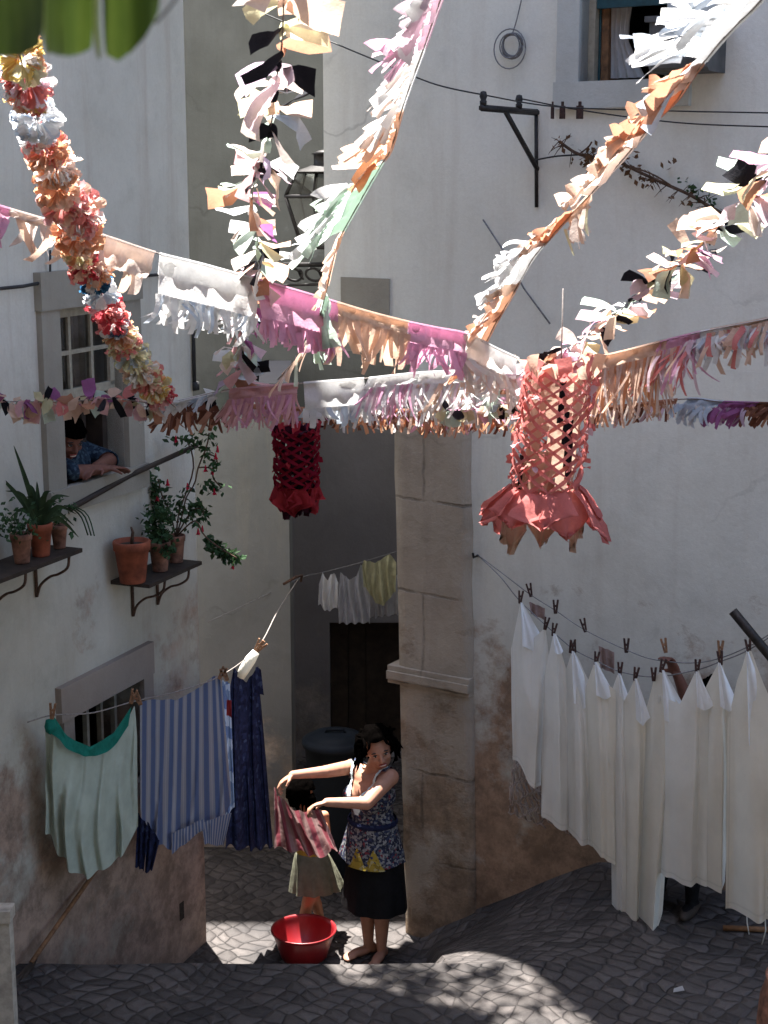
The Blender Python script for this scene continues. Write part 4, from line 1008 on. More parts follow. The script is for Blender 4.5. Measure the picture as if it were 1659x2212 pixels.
for (u, v, Y) in ((1145, 1278, 9.25), (1200, 1314, 9.15), (1262, 1354, 9.0), (1353, 1398, 8.75), (1436, 1398, 8.5), (1556, 1404, 8.2)):
    peg(P(u, v, Y), 'bare wooden peg on the rear clothesline above the sheets', 'pegs on the rear line', u < 1400, rnd.uniform(-.3, .3), 1.25)
# small things pegged on the rear line, showing between the sheets
for (u, v, w, h, Y, mt, lb) in ((1160, 1300, 34, 45, 9.22, 'raggy', 'faded pink cloth on the rear line behind the first sheet'), (1310, 1395, 34, 80, 8.87, 'raggy', 'faded pink cloth on the rear line between fourth and fifth sheet')):
    tag(cloth([(0, u - w / 2, v, Y), (1, u + w / 2, v + w * .4, Y)], [(0, u - w / 2 + 3, v + h * .6, Y), (1, u + w / 2, v + h * .6 + 12, Y)], 12, 12, 2, .015, u, .5).build('cloth', M[mt]), lb, 'cloth')
def lace():
    mb = MB(); A = lambda s, t: P(1106 + 60 * s - 8 * t + 20 * t * s, 1632 + 62 * s + 110 * t - 30 * t * s + 12 * t * t, 9.3)
    for k in range(9):
        for sg in (-1, 1):
            pts = []
            for j in range(13):
                t = j / 12; s = (k - 1) / 7 + sg * .12 * math.sin(t * 9 + k)
                if 0 <= s <= 1.0: pts.append(A(s, t) + Vector((0, .012 * math.sin(t * 14 + k), 0)))
            if len(pts) > 2: tube(mb, pts, .0055, 4)
    for t in (.25, .5, .78, 1.0): tube(mb, [A(j / 14, t + .03 * math.sin(j * 1.9)) for j in range(15)], .005, 4)
    tag(mb.build('lace', M['p_skinp']), 'pinkish lace netting hanging below the farthest white sheet', 'lace')
    mb = MB()
    for k in range(10):
        s = k / 9; p = P(1180 + 70 * s, 1762 + 42 * s, 9.05); tube(mb, [p, p + Vector((.012, 0, -.04)), p + Vector((.03, 0, -.05)), p + Vector((.04, 0, -.01))], .005, 4)
    tag(mb.build('lace', M['p_skinp']), 'short scalloped lace edge peeping out under the second white sheet', 'lace')
lace()

# ------------------------------------------------------------------ shelves and pots
def leafset(mb, c, n, rad, size, mi=0, flat=1.0):
    for _ in range(n):
        p = Vector(c) + Vector((rnd.gauss(0, .5), rnd.gauss(0, .5), rnd.gauss(0, .5) * flat)) * rad
        d = rv().normalized(); d.z -= .3; d.normalize(); w = d.cross(rv()).normalized(); L = size * rnd.uniform(.6, 1.2); nn = d.cross(w)
        mb.add([p, p + d * L * .5 + w * L * .3 + nn * L * .06, p + d * L, p + d * L * .5 - w * L * .3 + nn * L * .06], [(0, 1, 2), (0, 2, 3)], mi)
def pot_mesh(c, r, h, mat, parent, rim=True):
    mb = MB(); lathe(mb, [(.0001, .002), (r * .68, .002), (r * .7, .008), (r * .92, h * .78), (r * 1.0, h * .79), (r * 1.03, h * .97), (r * 1.0, h), (r * .9, h), (r * .86, h * .9), (.0001, h * .88)], c, 32)
    mb.build('pot', M[mat], parent)
    s = MB(); lathe(s, [(r * .87, h * .89), (r * .5, h * .92), (.0001, h * .93)], c, 18); s.build('soil', M['soil'], parent)
def shelf(s0, s1, z, dep, brackets, label):
    t = thing('wall_shelf', PA.at((s0 + s1) / 2, z - .25), label, 'shelf', 'pot shelves on the left house')
    mb = MB(); obox(mb, PA, s0, s1, z - .022, z, .003, dep); mb.build('board', M['darkwood'], t, smooth=False)
    for s in brackets:
        b = MB(); tube(b, [PA.at(s, z - .03, .012), PA.at(s, z - .27, .012)], .009); tube(b, [PA.at(s, z - .03, .012), PA.at(s, z - .03, dep - .02)], .008)
        cv = [PA.at(s, z - .26, .015), PA.at(s, z - .2, .04), PA.at(s, z - .15, .1), PA.at(s, z - .13, dep * .62), PA.at(s, z - .09, dep * .85), PA.at(s, z - .03, dep * .9)]
        tube(b, catmull(cv, 20), .0075); b.build('bracket', M['rust'], t)
def solve_s(z, off, u, lo=-6, hi=0):
    for _ in range(50):
        m = (lo + hi) / 2
        if uv_of(PA.at(m, z, off))[0] < u: lo = m
        else: hi = m
    return lo
s0, z2 = PA.sz(238, 1254); s1 = solve_s(z2, .26, 436)
shelf(s0, s1, z2, .26, (PA.sz(283, 1290)[0], PA.sz(337, 1280)[0]), 'dark wall shelf with iron brackets holding three pots, near the corner')
sb, z1 = PA.sz(85, 1178); e1 = solve_s(z1, .25, 178)
shelf(e1 - 1.3, e1, z1, .25, (PA.sz(73, 1230)[0], PA.sz(-22, 1280)[0]), 'dark wall shelf with iron brackets under the spiky plant at the left edge')
def spot(u, off, z):
    s = solve_s(z, off, u); return PA.at(s, z, off)
def potted(u, off, z, wD, h, mat, label, dx=0):
    c = spot(u, off, z); r = wD / FP * c.y * 1.05 / 2
    t = thing('potted_plant', c, label, 'pot', 'flower pots on the wall shelves'); pot_mesh(c, r, h, mat, t); return t, c, r, h
t, c, r, h = potted(287, .14, z2, 78, .245, 'terra', 'big bright terracotta pot with a bare stub, foremost on the right shelf')
mb = MB(); tube(mb, [c + Z * h * .9, c + Z * (h + .05) + Vector((.01, 0, 0)), c + Z * (h + .08)], [.012, .009, .006]); mb.build('stub', M['stem'], t)
t2, c, r, h = potted(346, .15, z2, 46, .18, 'terra2', 'stained mossy pot with dark foliage, in the middle of the right shelf')
lf = MB(); leafset(lf, c + Z * (h + .05) + PA.n * .0, 170, .1, .05); leafset(lf, c + Z * (h + .16) - PA.d * .03, 90, .08, .045); leafset(lf, c + Z * (h - .03) + PA.n * .07 - PA.d * .04, 40, .05, .04); lf.build('foliage', M['leaf'], t2)
t3, c3, r, h3 = potted(381, .13, z2, 40, .17, 'terra2', 'pot of tall fuchsia with red flowers, farthest on the right shelf')
def fuchsia():
    lf, st, fl = MB(), MB(), MB(); base = c3 + Z * h3 * .9; Yb = c3.y
    W = lambda u, v, dy=0: P(u, v, Yb + dy)
    stems = [[base, W(392, 1120), W(402, 1075), W(420, 1045), W(428, 1010), W(446, 965), W(452, 935)], [base, W(368, 1110), W(350, 1070), W(342, 1035)], [base, W(386, 1110), W(398, 1075, .1), W(418, 1010, .1), W(405, 955, .1), W(372, 945, .1)],
             [base, W(410, 1110), W(432, 1098), W(442, 1115)], [base, W(420, 1125, -.1), W(440, 1155, -.1), W(470, 1180, -.1), W(512, 1206, -.1)], [W(428, 1010), W(455, 1012), W(462, 1035), W(478, 1052)], [W(440, 980), W(462, 985), W(470, 1000)]]
    for s in stems: tube(st, catmull(s, 16), .005, 5)
    for u, v, n, rd in ((408, 952, 26, .045), (428, 958, 14, .03), (455, 945, 30, .05), (447, 975, 16, .04), (462, 1006, 22, .04), (470, 1052, 34, .045), (446, 1046, 14, .03), (342, 1060, 50, .06), (335, 1090, 60, .07), (352, 1110, 60, .07), (395, 1105, 60, .08), (420, 1100, 60, .07), (436, 1108, 30, .045), (330, 1035, 20, .05), (366, 1085, 20, .05),
                        (452, 1168, 40, .035), (468, 1180, 50, .04), (484, 1192, 55, .04), (498, 1200, 40, .035), (510, 1206, 20, .025), (380, 955, 14, .04), (404, 1060, 12, .04)):
        leafset(lf, W(u, v), n, rd, .045)
    for u, v in ((463, 1062), (466, 985), (444, 1012), (437, 1142), (428, 1148), (503, 1222), (362, 1042), (340, 1075), (405, 1050), (318, 1088), (459, 1018), (470, 970), (380, 948)):
        p = W(u, v, -.02)
        for k in range(4):
            a_ = k * 1.57 + u; d = Vector((math.cos(a_) * .6, math.sin(a_) * .6, -.7)); w = d.cross(Z).normalized() * .006
            fl.add([p, p + d * .014 + w, p + d * .034, p + d * .014 - w], [(0, 1, 2, 3)])
        tube(fl, [p + Z * .02, p, p - Z * .02], [.003, .007, .009], 6)
    st.build('stem', M['stem'], t3); lf.build('foliage', M['leaf'], t3); fl.build('flowers', M['fuchsia'], t3)
fuchsia()
ta, ca, r, ha = potted(48, .15, z1, 46, .155, 'terra2', 'pale worn clay pot with fine foliage on the left shelf')
lf = MB(); leafset(lf, ca + Z * (ha + .05), 110, .1, .035); leafset(lf, ca + Z * (ha + .08) - PA.d * .1, 80, .1, .035); lf.build('foliage', M['leaf'], ta)
tb, cb_, r, hb_ = potted(89, .15, z1, 52, .175, 'terra', 'orange clay pot with a spiky long leaved plant on the left shelf')
def spiky():
    mb = MB(); b0 = cb_ + Z * hb_ * .9
    for (u, v) in ((30, 962), (-6, 1022), (12, 1060), (60, 1045), (110, 1060), (150, 1072), (165, 1110), (170, 1160), (40, 1085), (130, 1088), (80, 1040), (20, 1120), (160, 1135), (100, 1075), (52, 1075)):
        e = P(u, v, cb_.y + rnd.uniform(-.1, .08)); m_ = b0.lerp(e, .5) + Z * (.07 if v > 1040 else .02); pts = catmull([b0, m_, e], 9)
        wd = (e - b0).cross(Vector((0, 1, 0))).normalized(); w = [.011, .014, .015, .014, .013, .011, .008, .005, .001]
        mb.add([p + wd * w[i] * q + Vector((0, -.004 * abs(q), 0)) for i, p in enumerate(pts) for q in (-1, 0, 1)], [(i * 3 + k, i * 3 + k + 1, i * 3 + k + 4, i * 3 + k + 3) for i in range(8) for k in (0, 1)])
    mb.build('leaves', M['blade'], tb)
spiky()
tc, cc, r, hc_ = potted(129, .14, z1, 36, .13, 'terra2', 'small dull clay pot with drooping blades at the right end of the left shelf')
lf = MB(); leafset(lf, cc + Z * (hc_ + .06), 70, .09, .04)
for q in (0, 1, 2): tube(lf, catmull([cc + Z * hc_, cc + Z * (hc_ + .09) + PA.d * .05, cc + Z * (hc_ + .05) + PA.n * .1 + PA.d * (.05 + .03 * q), cc + Z * (hc_ - .06) + PA.n * (.14 + .02 * q) + PA.d * .06], 12), .004, 4)
lf.build('foliage', M['leaf'], tc)
mb = MB(); tube(mb, [PA.hit(128, 1097) + PA.n * .07, P(280, 1027, 9.0), P(425, 962, 9.45)], [.017, .017, .016], 8); tag(mb.build('pole', M['darkwood']), 'dark wooden drying pole slanting out below the left window', 'pole')

# ------------------------------------------------------------------ street furniture and fittings
def lamp():
    Y = 10.9; c = P(706, 480, Y); zr = P(706, 424, Y).z; zb_ = P(706, 533, Y).z; zt = P(706, 371, Y).z; ztop = P(706, 322, Y).z
    m = 1 / FP * Y * 1.03; t = thing('street_lamp', P(706, 600, Y), 'black iron street lantern on a wall bracket, half hidden by the house corner', 'street lamp')
    cor = lambda r, z: [Vector((c.x + r * math.cos(a_), Y + r * math.sin(a_), z)) for a_ in (R(20), R(110), R(200), R(290))]
    rim, bot, neck = cor(88 * m, zr), cor(54 * m, zb_), cor(66 * m, zt)
    f = MB()
    for i in range(4):
        j = (i + 1) % 4
        for a_, b_ in ((rim[i], rim[j]), (bot[i], bot[j]), (neck[i], neck[j]), (rim[i], bot[i]), (rim[i], neck[i])): tube(f, [a_, b_], .013, 6)
        tube(f, [rim[i].lerp(rim[j], .5), neck[i].lerp(neck[j], .5)], .007, 5); tube(f, [rim[i].lerp(rim[j], .5), bot[i].lerp(bot[j], .5)], .007, 5)
    f.build('frame', M['iron'], t)
    cap = MB(); lathe(cap, [(68 * m, zt), (40 * m, zt + .03), (26 * m, zt + .05), (26 * m, zt + (ztop - zt) * .75), (32 * m, zt + (ztop - zt) * .78), (16 * m, ztop - .01), (.0001, ztop)], (c.x, Y, 0), 20); cap.build('cap', M['iron'], t)
    gl = MB()
    for i in range(4):
        j = (i + 1) % 4; quad(gl, rim[i], rim[j], bot[j], bot[i]); quad(gl, rim[i], rim[j], neck[j], neck[i])
    gl.build('glass', M['glass'], t)
    b = MB(); za = P(706, 572, Y).z
    tube(b, [Vector((c.x, Y, zb_)), Vector((c.x, Y, za))], .018); tube(b, [Vector((c.x - .3, Y, za)), Vector((c.x + .55, Y + .1, za))], .016)
    sp = [Vector((c.x - .26 + .1 * q + .075 * (1 - q) * math.cos(q * 11), Y, za - .07 + .05 * (1 - q * .5) * math.sin(q * 11))) for q in [i / 26 for i in range(27)]]
    tube(b, sp, .009); tube(b, [p + Vector((.14, 0, .0)) for p in sp], .009); tube(b, [Vector((c.x - .3, Y, za - .14)), Vector((c.x + .05, Y, za - .13))], .009); b.build('bracket', M['iron'], t)
    bl = MB(); lathe(bl, [(.0001, zb_ + .02), (.03, zb_ + .04), (.055, zb_ + .12), (.03, zb_ + .19), (.0001, zb_ + .21)], (c.x, Y, 0), 14); bl.build('bulb', M['sheet'], t)
lamp()
def bracket():
    m0 = PD.hit(1160, 243); L = .68; tip = m0 + PD.n * L; t = thing('wire_bracket', m0, 'black iron wire bracket with insulators on the right facade', 'bracket')
    b = MB(); tube(b, [m0, tip], .019, 6); tube(b, [m0 + PD.n * L * .6, PD.hit(1161, 366)], .015, 6); tube(b, [PD.hit(1160, 236) + PD.n * .012, PD.hit(1161, 448) + PD.n * .012], .011, 6); b.build('arm', M['iron'], t)
    for q in (.97, .34):
        i_ = MB(); p = m0 + PD.n * L * q; lathe(i_, [(.0001, .0), (.018, .0), (.02, .025), (.014, .03), (.022, .05), (.016, .075), (.0001, .08)], p + Z * .012, 12); i_.build('insulator', M['iron'], t)
    i1, i2 = m0 + PD.n * L * .97 + Z * .07, m0 + PD.n * L * .34 + Z * .07
    rope([P(560, 25, 10.6), P(700, 84, 10.2), P(830, 138, 9.7), P(940, 182, 9.3), i1], .0045, 'wire', 'power wire running up left from the iron bracket', 30, 'wire', 'wire')
    rope([i1, PD.hit(1240, 234) + PD.n * .3, PD.hit(1450, 243) + PD.n * .3, PD.hit(1720, 250) + PD.n * .4], .004, 'wire', 'upper wire running level to the right from the bracket', 30, 'wire', 'wire')
    rope([i2, PD.hit(1300, 243) + PD.n * .2, PD.hit(1500, 268) + PD.n * .2, PD.hit(1720, 278) + PD.n * .3], .004, 'wire', 'lower wire running to the right below the open window', 30, 'wire', 'wire')
    for (u, w) in ((1233, .011), (1254, .026), (1291, .034)):
        mb = MB(); q = PD.hit(u, 246) + PD.n * .24; box(mb, q, PD.d * w * .5, PD.n * .012, Z * .036); box(mb, q + Z * .045, PD.d * w * .2, PD.n * .008, Z * .014)
        tag(mb.build('peg_bundle', M['peg2'], smooth=False), 'dark peg bundle hanging on the wire under the open window, %s of three' % {1233: 'thinnest', 1254: 'middle', 1291: 'widest'}[u], 'pegs', 'peg bundles on the wire')
bracket()
def coil():
    mb = MB(); c = PD.hit(1112, 99) + PD.n * .03
    for k in range(7):
        r = .065 + .006 * rnd.uniform(-1, 1.2) + (.035 if k > 5 else 0); o = PD.d * rnd.uniform(-.008, .008) + Z * rnd.uniform(-.01, .01) - Z * (.02 if k > 5 else 0)
        tube(mb, [c + o + PD.d * r * math.cos(w * .2618) + Z * r * (1 + .1 * k / 7) * math.sin(w * .2618) + PD.n * .004 * k for w in range(25)], .0042, 5)
    tube(mb, catmull([c + Z * .07, c + Z * .16 + PD.d * .03, c + Z * .4 + PD.d * .09], 12), .004, 5)
    tag(mb.build('wire_coil', M['wiregrey']), 'coil of grey wire hung on the right facade', 'wire coil')
coil()
def vine():
    st, lf = MB(), MB(); W = lambda u, v, o=.08: PD.hit(u, v) + PD.n * o
    main = catmull([W(1224, 306, .1), W(1255, 330), W(1290, 340), W(1345, 350), W(1400, 375), W(1450, 398), W(1500, 420), W(1545, 446), W(1590, 470)], 50); tube(st, main, .009, 6)
    tube(st, catmull([W(1340, 352), W(1380, 360, .12), W(1430, 378, .12), W(1460, 400)], 14), .005, 5)
    tube(st, catmull([W(1262, 335), W(1290, 318, .12), W(1300, 308, .14)], 8), .005, 5)
    for k in range(60):
        p = main[rnd.randrange(len(main))]; d = (rv() + Vector((0, -.3, -.2))).normalized(); tube(st, [p, p + d * .05, p + d * .09 - Z * .01], [.003, .0025, .001], 4)
        if rnd.random() < .45: leafset(lf, p + d * .05, 2, .02, .04, 0)
    for u, v, n in ((1226, 306, 10), (1275, 335, 34), (1300, 322, 12), (1282, 352, 20), (1350, 352, 26), (1375, 362, 24), (1390, 345, 8), (1400, 392, 12), (1455, 355, 10), (1486, 400, 18), (1512, 412, 20), (1536, 432, 18), (1500, 425, 10), (1430, 385, 10)):
        leafset(lf, W(u, v, .07), max(3, n // 2), .04, .045, 0 if u < 1470 else 1)
    t = thing('climbing_plant', PD.hit(1400, 480), 'half dried climbing plant trailing along a wire on the right facade', 'plant'); st.build('stem', M['stem'], t); lf.build('foliage', [M['leafdry'], M['leaf']], t)
    rope([PD.hit(1161, 346) + PD.n * .03, PD.hit(1210, 338) + PD.n * .06, PD.hit(1262, 335) + PD.n * .08], .005, 'wire', 'short wire tying the climbing plant to the bracket', 10, 'wire', 'wire')
    mb = MB(); a_ = [PD.hit(1052, 474) + PD.n * .05, PD.hit(1090, 532) + PD.n * .05, PD.hit(1140, 622) + PD.n * .05, PD.hit(1196, 698) + PD.n * .05]; tube(mb, a_, .006, 6); tag(mb.build('rod', M['wiregrey']), 'thin grey rod slanting down the right facade behind the garlands', 'rod')
vine()
def greybox():
    t = thing('wall_box', PD.hit(1510, 165), 'dark grey rounded box fixed beside the open upper window', 'box')
    s0, z0 = PD.sz(1442, 163); s1 = PD.sz(1566, 163)[0]; z1 = PD.sz(1500, 55)[1]; mb = MB()
    prof = [(.02, z0), (.26, z0), (.29, z0 + .02), (.3, z0 + .06), (.3, z1)]
    n = len(prof); w0 = s0; w1 = s1
    vs = [PD.at(s, z, o) for s in (w0, w0 + .02, w1 - .02, w1) for o, z in [(p[0] - (.02 if s in (w0, w1) else 0), p[1]) for p in prof]]
    mb.add(vs, [(k * n + i, k * n + i + 1, (k + 1) * n + i + 1, (k + 1) * n + i) for k in range(3) for i in range(n - 1)])
    for k in (0, 3): mb.add([vs[k * n + i] for i in range(n)] + [PD.at((w0, 0, 0, w1)[k], z1, .0), PD.at((w0, 0, 0, w1)[k], z0, .0)], [tuple(range(n + 2))])
    mb.build('body', M['grey'], t, smooth=False); l = MB(); obox(l, PD, s0 - .015, s1 + .015, z1, z1 + .03, .0, .315); l.build('rim', M['grey'], t, smooth=False)
greybox()
mb = MB(); a_ = P(1583, 1320, 7.4); b_ = P(1700, 1462, 7.3); tube(mb, [a_, a_.lerp(b_, .5), b_, b_ + (b_ - a_) * 1.5], .024, 12); tag(mb.build('pole', M['iron']), 'thick black pole slanting in at the right edge over the sheets', 'pole')
def broom():
    t = thing('broom', PA.hit(40, 2070), 'wooden broom handle leaning against the foot of the left wall', 'broom'); a_ = PA.hit(34, 2072) + PA.n * .1; b_ = PA.hit(205, 1868) + PA.n * .03
    mb = MB(); tube(mb, [a_, b_], .013, 8); mb.build('handle', M['wood'], t)
    h = MB(); d = (a_ - b_).normalized(); w = PA.d
    for k in range(26):
        s = (k / 25 - .5) * .2; p = a_ + w * s * .5; tube(h, [p, p + d * .08 + w * s * .4, p + d * .17 + w * s * .6 + rv(.01)], .006, 4)
    h.build('bristles', M['darkwood'], t)
broom()
def bits():
    mb = MB(); z0 = .83; p = P(4, 1960, 7.0); zt = p.z
    for (r, a_, b_) in ((.04, z0, zt - .06), (.05, zt - .06, zt)): box(mb, Vector((p.x - .0, p.y, (a_ + b_) / 2)), Vector((r, 0, 0)), Vector((0, r, 0)), Vector((0, 0, (b_ - a_) / 2)))
    tag(mb.build('post', M['whitepost'], smooth=False), 'pale painted post at the lower left edge', 'post')
    c = P(1728, 2212, 6.75); c = Vector((c.x, 6.75, .85)); mb = MB(); lathe(mb, [(.0001, .0), (.13, .0), (.18, .12), (.2, .28), (.19, .42), (.165, .5), (.17, .53), (.15, .54), (.14, .5), (.0001, .48)], c, 36)
    tag(mb.build('clay_jar', M['terra2']), 'round brown clay jar at the lower right edge', 'jar')
    a_ = onz(1562, 2004, .87); b_ = onz(1700, 2010, .87); mb = MB(); tube(mb, [a_, b_], .016, 8); tag(mb.build('stick', M['wood']), 'wooden stick lying on the cobbles under the broad cream sheet', 'stick')
bits()

# ------------------------------------------------------------------ paper garlands
def ribbon(mb, p, d, L, w, mi, bend=.4, wd=None, seg=6, taper=.3):
    d = d.normalized(); wd = wd or d.cross(rv()).normalized(); n = d.cross(wd).normalized(); pts = []; q = Vector(p); dd = d.copy(); tw = rnd.uniform(-.9, .9); kink = rnd.choice((2, 3, 3, 99, 99))
    vs = []
    for i in range(seg + 1):
        f = i / seg; ww = w * (taper + (1 - taper) * min(1, f * 2.2)) * .5; wv = Matrix.Rotation(tw * f, 3, dd) @ wd; nn = dd.cross(wv)
        vs += [q - wv * ww, q + nn * ww * .35 * math.cos(f * 3), q + wv * ww]
        dd = (dd + (Vector((0, 0, -1)) * .3 + n * bend * .6) * bend / seg * 2.2 + rv(.07)).normalized()
        if i == kink: dd = (dd + n * rnd.choice((-1, 1)) * .9 - Z * .3).normalized()
        q = q + dd * L / seg
    mb.add(vs, [(i * 3 + k, i * 3 + k + 1, i * 3 + k + 4, i * 3 + k + 3) for i in range(seg) for k in (0, 1)], mi)
def string(parent, pts, r=.003, mat='rope'):
    mb = MB(); tube(mb, pts, r, 5); mb.build('string', M[mat], parent)
def arc(pts):
    l = [0]
    for a_, b_ in zip(pts, pts[1:]): l.append(l[-1] + (b_ - a_).length)
    return l
def sub(pts, f0, f1, n):
    l = arc(pts); out_ = []
    for k in range(n):
        x = (f0 + (f1 - f0) * k / (n - 1)) * l[-1]
        for i in range(len(l) - 1):
            if x <= l[i + 1] + 1e-9: out_.append(pts[i].lerp(pts[i + 1], (x - l[i]) / max(l[i + 1] - l[i], 1e-9))); break
    return out_
def bows(parent, path, n, size, pal, per=(3, 5), seq=None, taper_size=None):
    pts = sub(path, 0, 1, n); used = sorted({c for c in pal}); mats = [M['p_' + c] for c in used]
    for k, p in enumerate(pts):
        mb = MB(); t = (pts[min(k + 1, n - 1)] - pts[max(k - 1, 0)]).normalized(); S = size * (1 if not taper_size else 1 + (taper_size - 1) * k / (n - 1))
        cs = [rnd.choice(pal) for _ in range(rnd.randint(*per))]
        if seq and k < len(seq) and seq[k]: cs = list(seq[k])
        for j, c in enumerate(cs):
            side = Vector((1, 0, 0)) * (-1 if (j + k) % 2 else 1) + rv(1.0) - Z * .35; side -= t * side.dot(t) * .6
            side.normalize(); w = (t + rv(.5)); w = (w - side * w.dot(side)).normalized()
            ribbon(mb, p + rv(S * .12), side, S * rnd.uniform(.55, 1.1), S * rnd.uniform(.34, .68), used.index(c), rnd.uniform(-.2, .6), w)
        c = rnd.choice(cs); ribbon(mb, p - t * S * .2, t + rv(.2), S * .4, S * .25, used.index(c), .1, Vector((1, 0, 0)) + rv(.2))
        mb.build('ribbon_bow', mats, parent)
def fringe(parent, pts, cols, L, drop, n, w, band=.25, layers=2, jit=.12, curl=.25, gapk=0, crumple=0, droop=.13, lv=.6):
    drop = Vector(drop).normalized(); l = arc(pts); used = list(dict.fromkeys(cols)); mb = MB()
    T = (pts[-1] - pts[0]).normalized(); nrm = T.cross(drop).normalized()
    if nrm.y > 0: nrm = -nrm
    m_ = len(pts)
    if band > 0:
        nb_ = 5; vs = [p + drop * L * band * j / nb_ + nrm * .03 * noise.noise(Vector((i * .31, j * .35, pts[0].x * 7))) * (j > 0) + rv(.002 + crumple * .01) for j in range(nb_ + 1) for i, p in enumerate(pts)]
        mb.add(vs, [(j * m_ + i, j * m_ + i + 1, (j + 1) * m_ + i + 1, (j + 1) * m_ + i) for j in range(nb_) for i in range(m_ - 1)], 0)
        # the fold over the string
        vs = [p + nrm * o + drop * dz for o, dz in ((.008, .002), (.004, -.007), (-.006, -.006), (-.008, L * band * .5)) for p in pts]
        mb.add(vs, [(j * m_ + i, j * m_ + i + 1, (j + 1) * m_ + i + 1, (j + 1) * m_ + i) for j in range(3) for i in range(m_ - 1)], 0)
    for la in range(layers):
        for k in range(n):
            if rnd.random() < gapk: continue
            f = (k + .5 + rnd.uniform(-.3, .3)) / n; p = sub(pts, f, f + 1e-4, 2)[0] + drop * L * max(band - .02, 0) + nrm * (.004 + .01 * la)
            d = (drop + T * rnd.gauss(0, jit) + nrm * rnd.gauss(0, jit) * .8).normalized(); LL = L * (1 - band) * rnd.uniform(lv, 1.15); ww = w * rnd.uniform(.6, 1.3)
            seg = 7; q = p.copy(); dd = d; vs = []; tw = rnd.gauss(0, .5); c1 = rnd.gauss(0, curl); c2 = rnd.gauss(0, curl)
            wd = (T - d * T.dot(d)).normalized()
            for i in range(seg + 1):
                g = i / seg; wv = Matrix.Rotation(tw * g * 1.5, 3, dd) @ wd
                vs += [q - wv * ww * .5, q + wv * ww * .5 * (1 if i < seg else rnd.uniform(.3, 1))]
                dd = (dd + nrm * c1 * .5 * math.cos(g * 3) + T * c2 * .3 + Vector((0, 0, -droop)) + rv(crumple + .05)).normalized(); q = q + dd * LL / seg
            mb.add(vs, [(i * 2, i * 2 + 1, i * 2 + 3, i * 2 + 2) for i in range(seg)], used.index(cols[rnd.randrange(len(cols))]))
    return mb.build('fringe', [M['p_' + c] for c in used], parent)
def puff(parent, c, t, r, cols, n=80, flat=.65):
    used = list(dict.fromkeys(cols)); mb = MB(); t = t.normalized()
    for k in range(n):
        d = rv().normalized(); d = (d - t * d.dot(t) * (1 - flat)); 
        if d.length < .2: continue
        rr = r * rnd.uniform(.72, 1.1); w = d.cross(rv()).normalized(); nn = d.cross(w).normalized(); W_ = r * rnd.uniform(.32, .55); c0 = c + d.normalized() * r * .22
        vs = []; m_ = 5
        for i, g in enumerate((0, .55, .85, 1.0)):
            for j in range(m_):
                s = (j / (m_ - 1) - .5); zig = (1 if j % 2 else -1) * r * .06 * g
                vs.append(c0 + d * (rr - r * .22) * g * (1 - .22 * (2 * s) ** 2 * (g > .9)) + w * W_ * s * (.35 + .75 * g) + nn * (zig + r * .12 * g * g * (1 if k % 2 else -1)))
        mb.add(vs, [(i * m_ + j, i * m_ + j + 1, (i + 1) * m_ + j + 1, (i + 1) * m_ + j) for i in range(3) for j in range(m_ - 1)], used.index(rnd.choice(cols)))
    return mb.build('paper_puff', [M['q_' + x] for x in used], parent)

def garland(name, pts, label):
    t = thing(name, pts[len(pts) // 2], label, 'garland', 'paper festival garlands'); string(t, pts); return t

# 1 puffs
PUFF = [(18, 20, 62, 'gold gold yellow'), (45, 128, 58, 'gold orange yellow white'), (58, 172, 60, 'white pale coral'), (60, 206, 48, 'coral gold peach'), (82, 258, 54, 'white white lblue'), (78, 296, 40, 'peach white coral'), (100, 325, 50, 'orange coral peach'), (122, 362, 52, 'orange peach white'), (124, 402, 54, 'orange peach peach'), (140, 436, 58, 'coral rose peach'), (168, 462, 60, 'rose coral peach white'), (172, 502, 58, 'orange orange peach'), (168, 540, 44, 'peach orange yellow'), (184, 572, 46, 'coral red peach'), (208, 588, 40, 'orange peach white'),
        (206, 608, 38, 'blue blue white'), (218, 632, 40, 'white white lblue'), (224, 664, 44, 'coral rose red'), (240, 692, 42, 'red coral white'), (250, 700, 34, 'blue lblue'), (258, 720, 42, 'orange yellow peach'), (268, 742, 42, 'coral rose yellow'), (284, 768, 42, 'yellow yellow lblue'), (300, 796, 42, 'white yellow peach'), (316, 818, 42, 'peach yellow coral'), (334, 838, 38, 'gold yellow orange'), (348, 856, 34, 'coral red rose')]
def yp(v): return 4.3 + (7.0 - 4.3) * min(max(v / 860, 0), 1)
path = catmull([P(q[0], q[1], yp(q[1])) for q in [(-20, -60)] + PUFF + [(380, 880)]], 120)
g = garland('puff_garland', path, 'garland of ruffled orange, red and white tissue puffs slanting down at left')
for k, (u, v, r, cs) in enumerate(PUFF):
    a_, b_ = P(*PUFF[max(k - 1, 0)][:2], yp(PUFF[max(k - 1, 0)][1])), P(*PUFF[min(k + 1, len(PUFF) - 1)][:2], yp(PUFF[min(k + 1, len(PUFF) - 1)][1]))
    Y = yp(v); puff(g, P(u, v, Y), b_ - a_, dm(r, Y), cs.split(), 95)

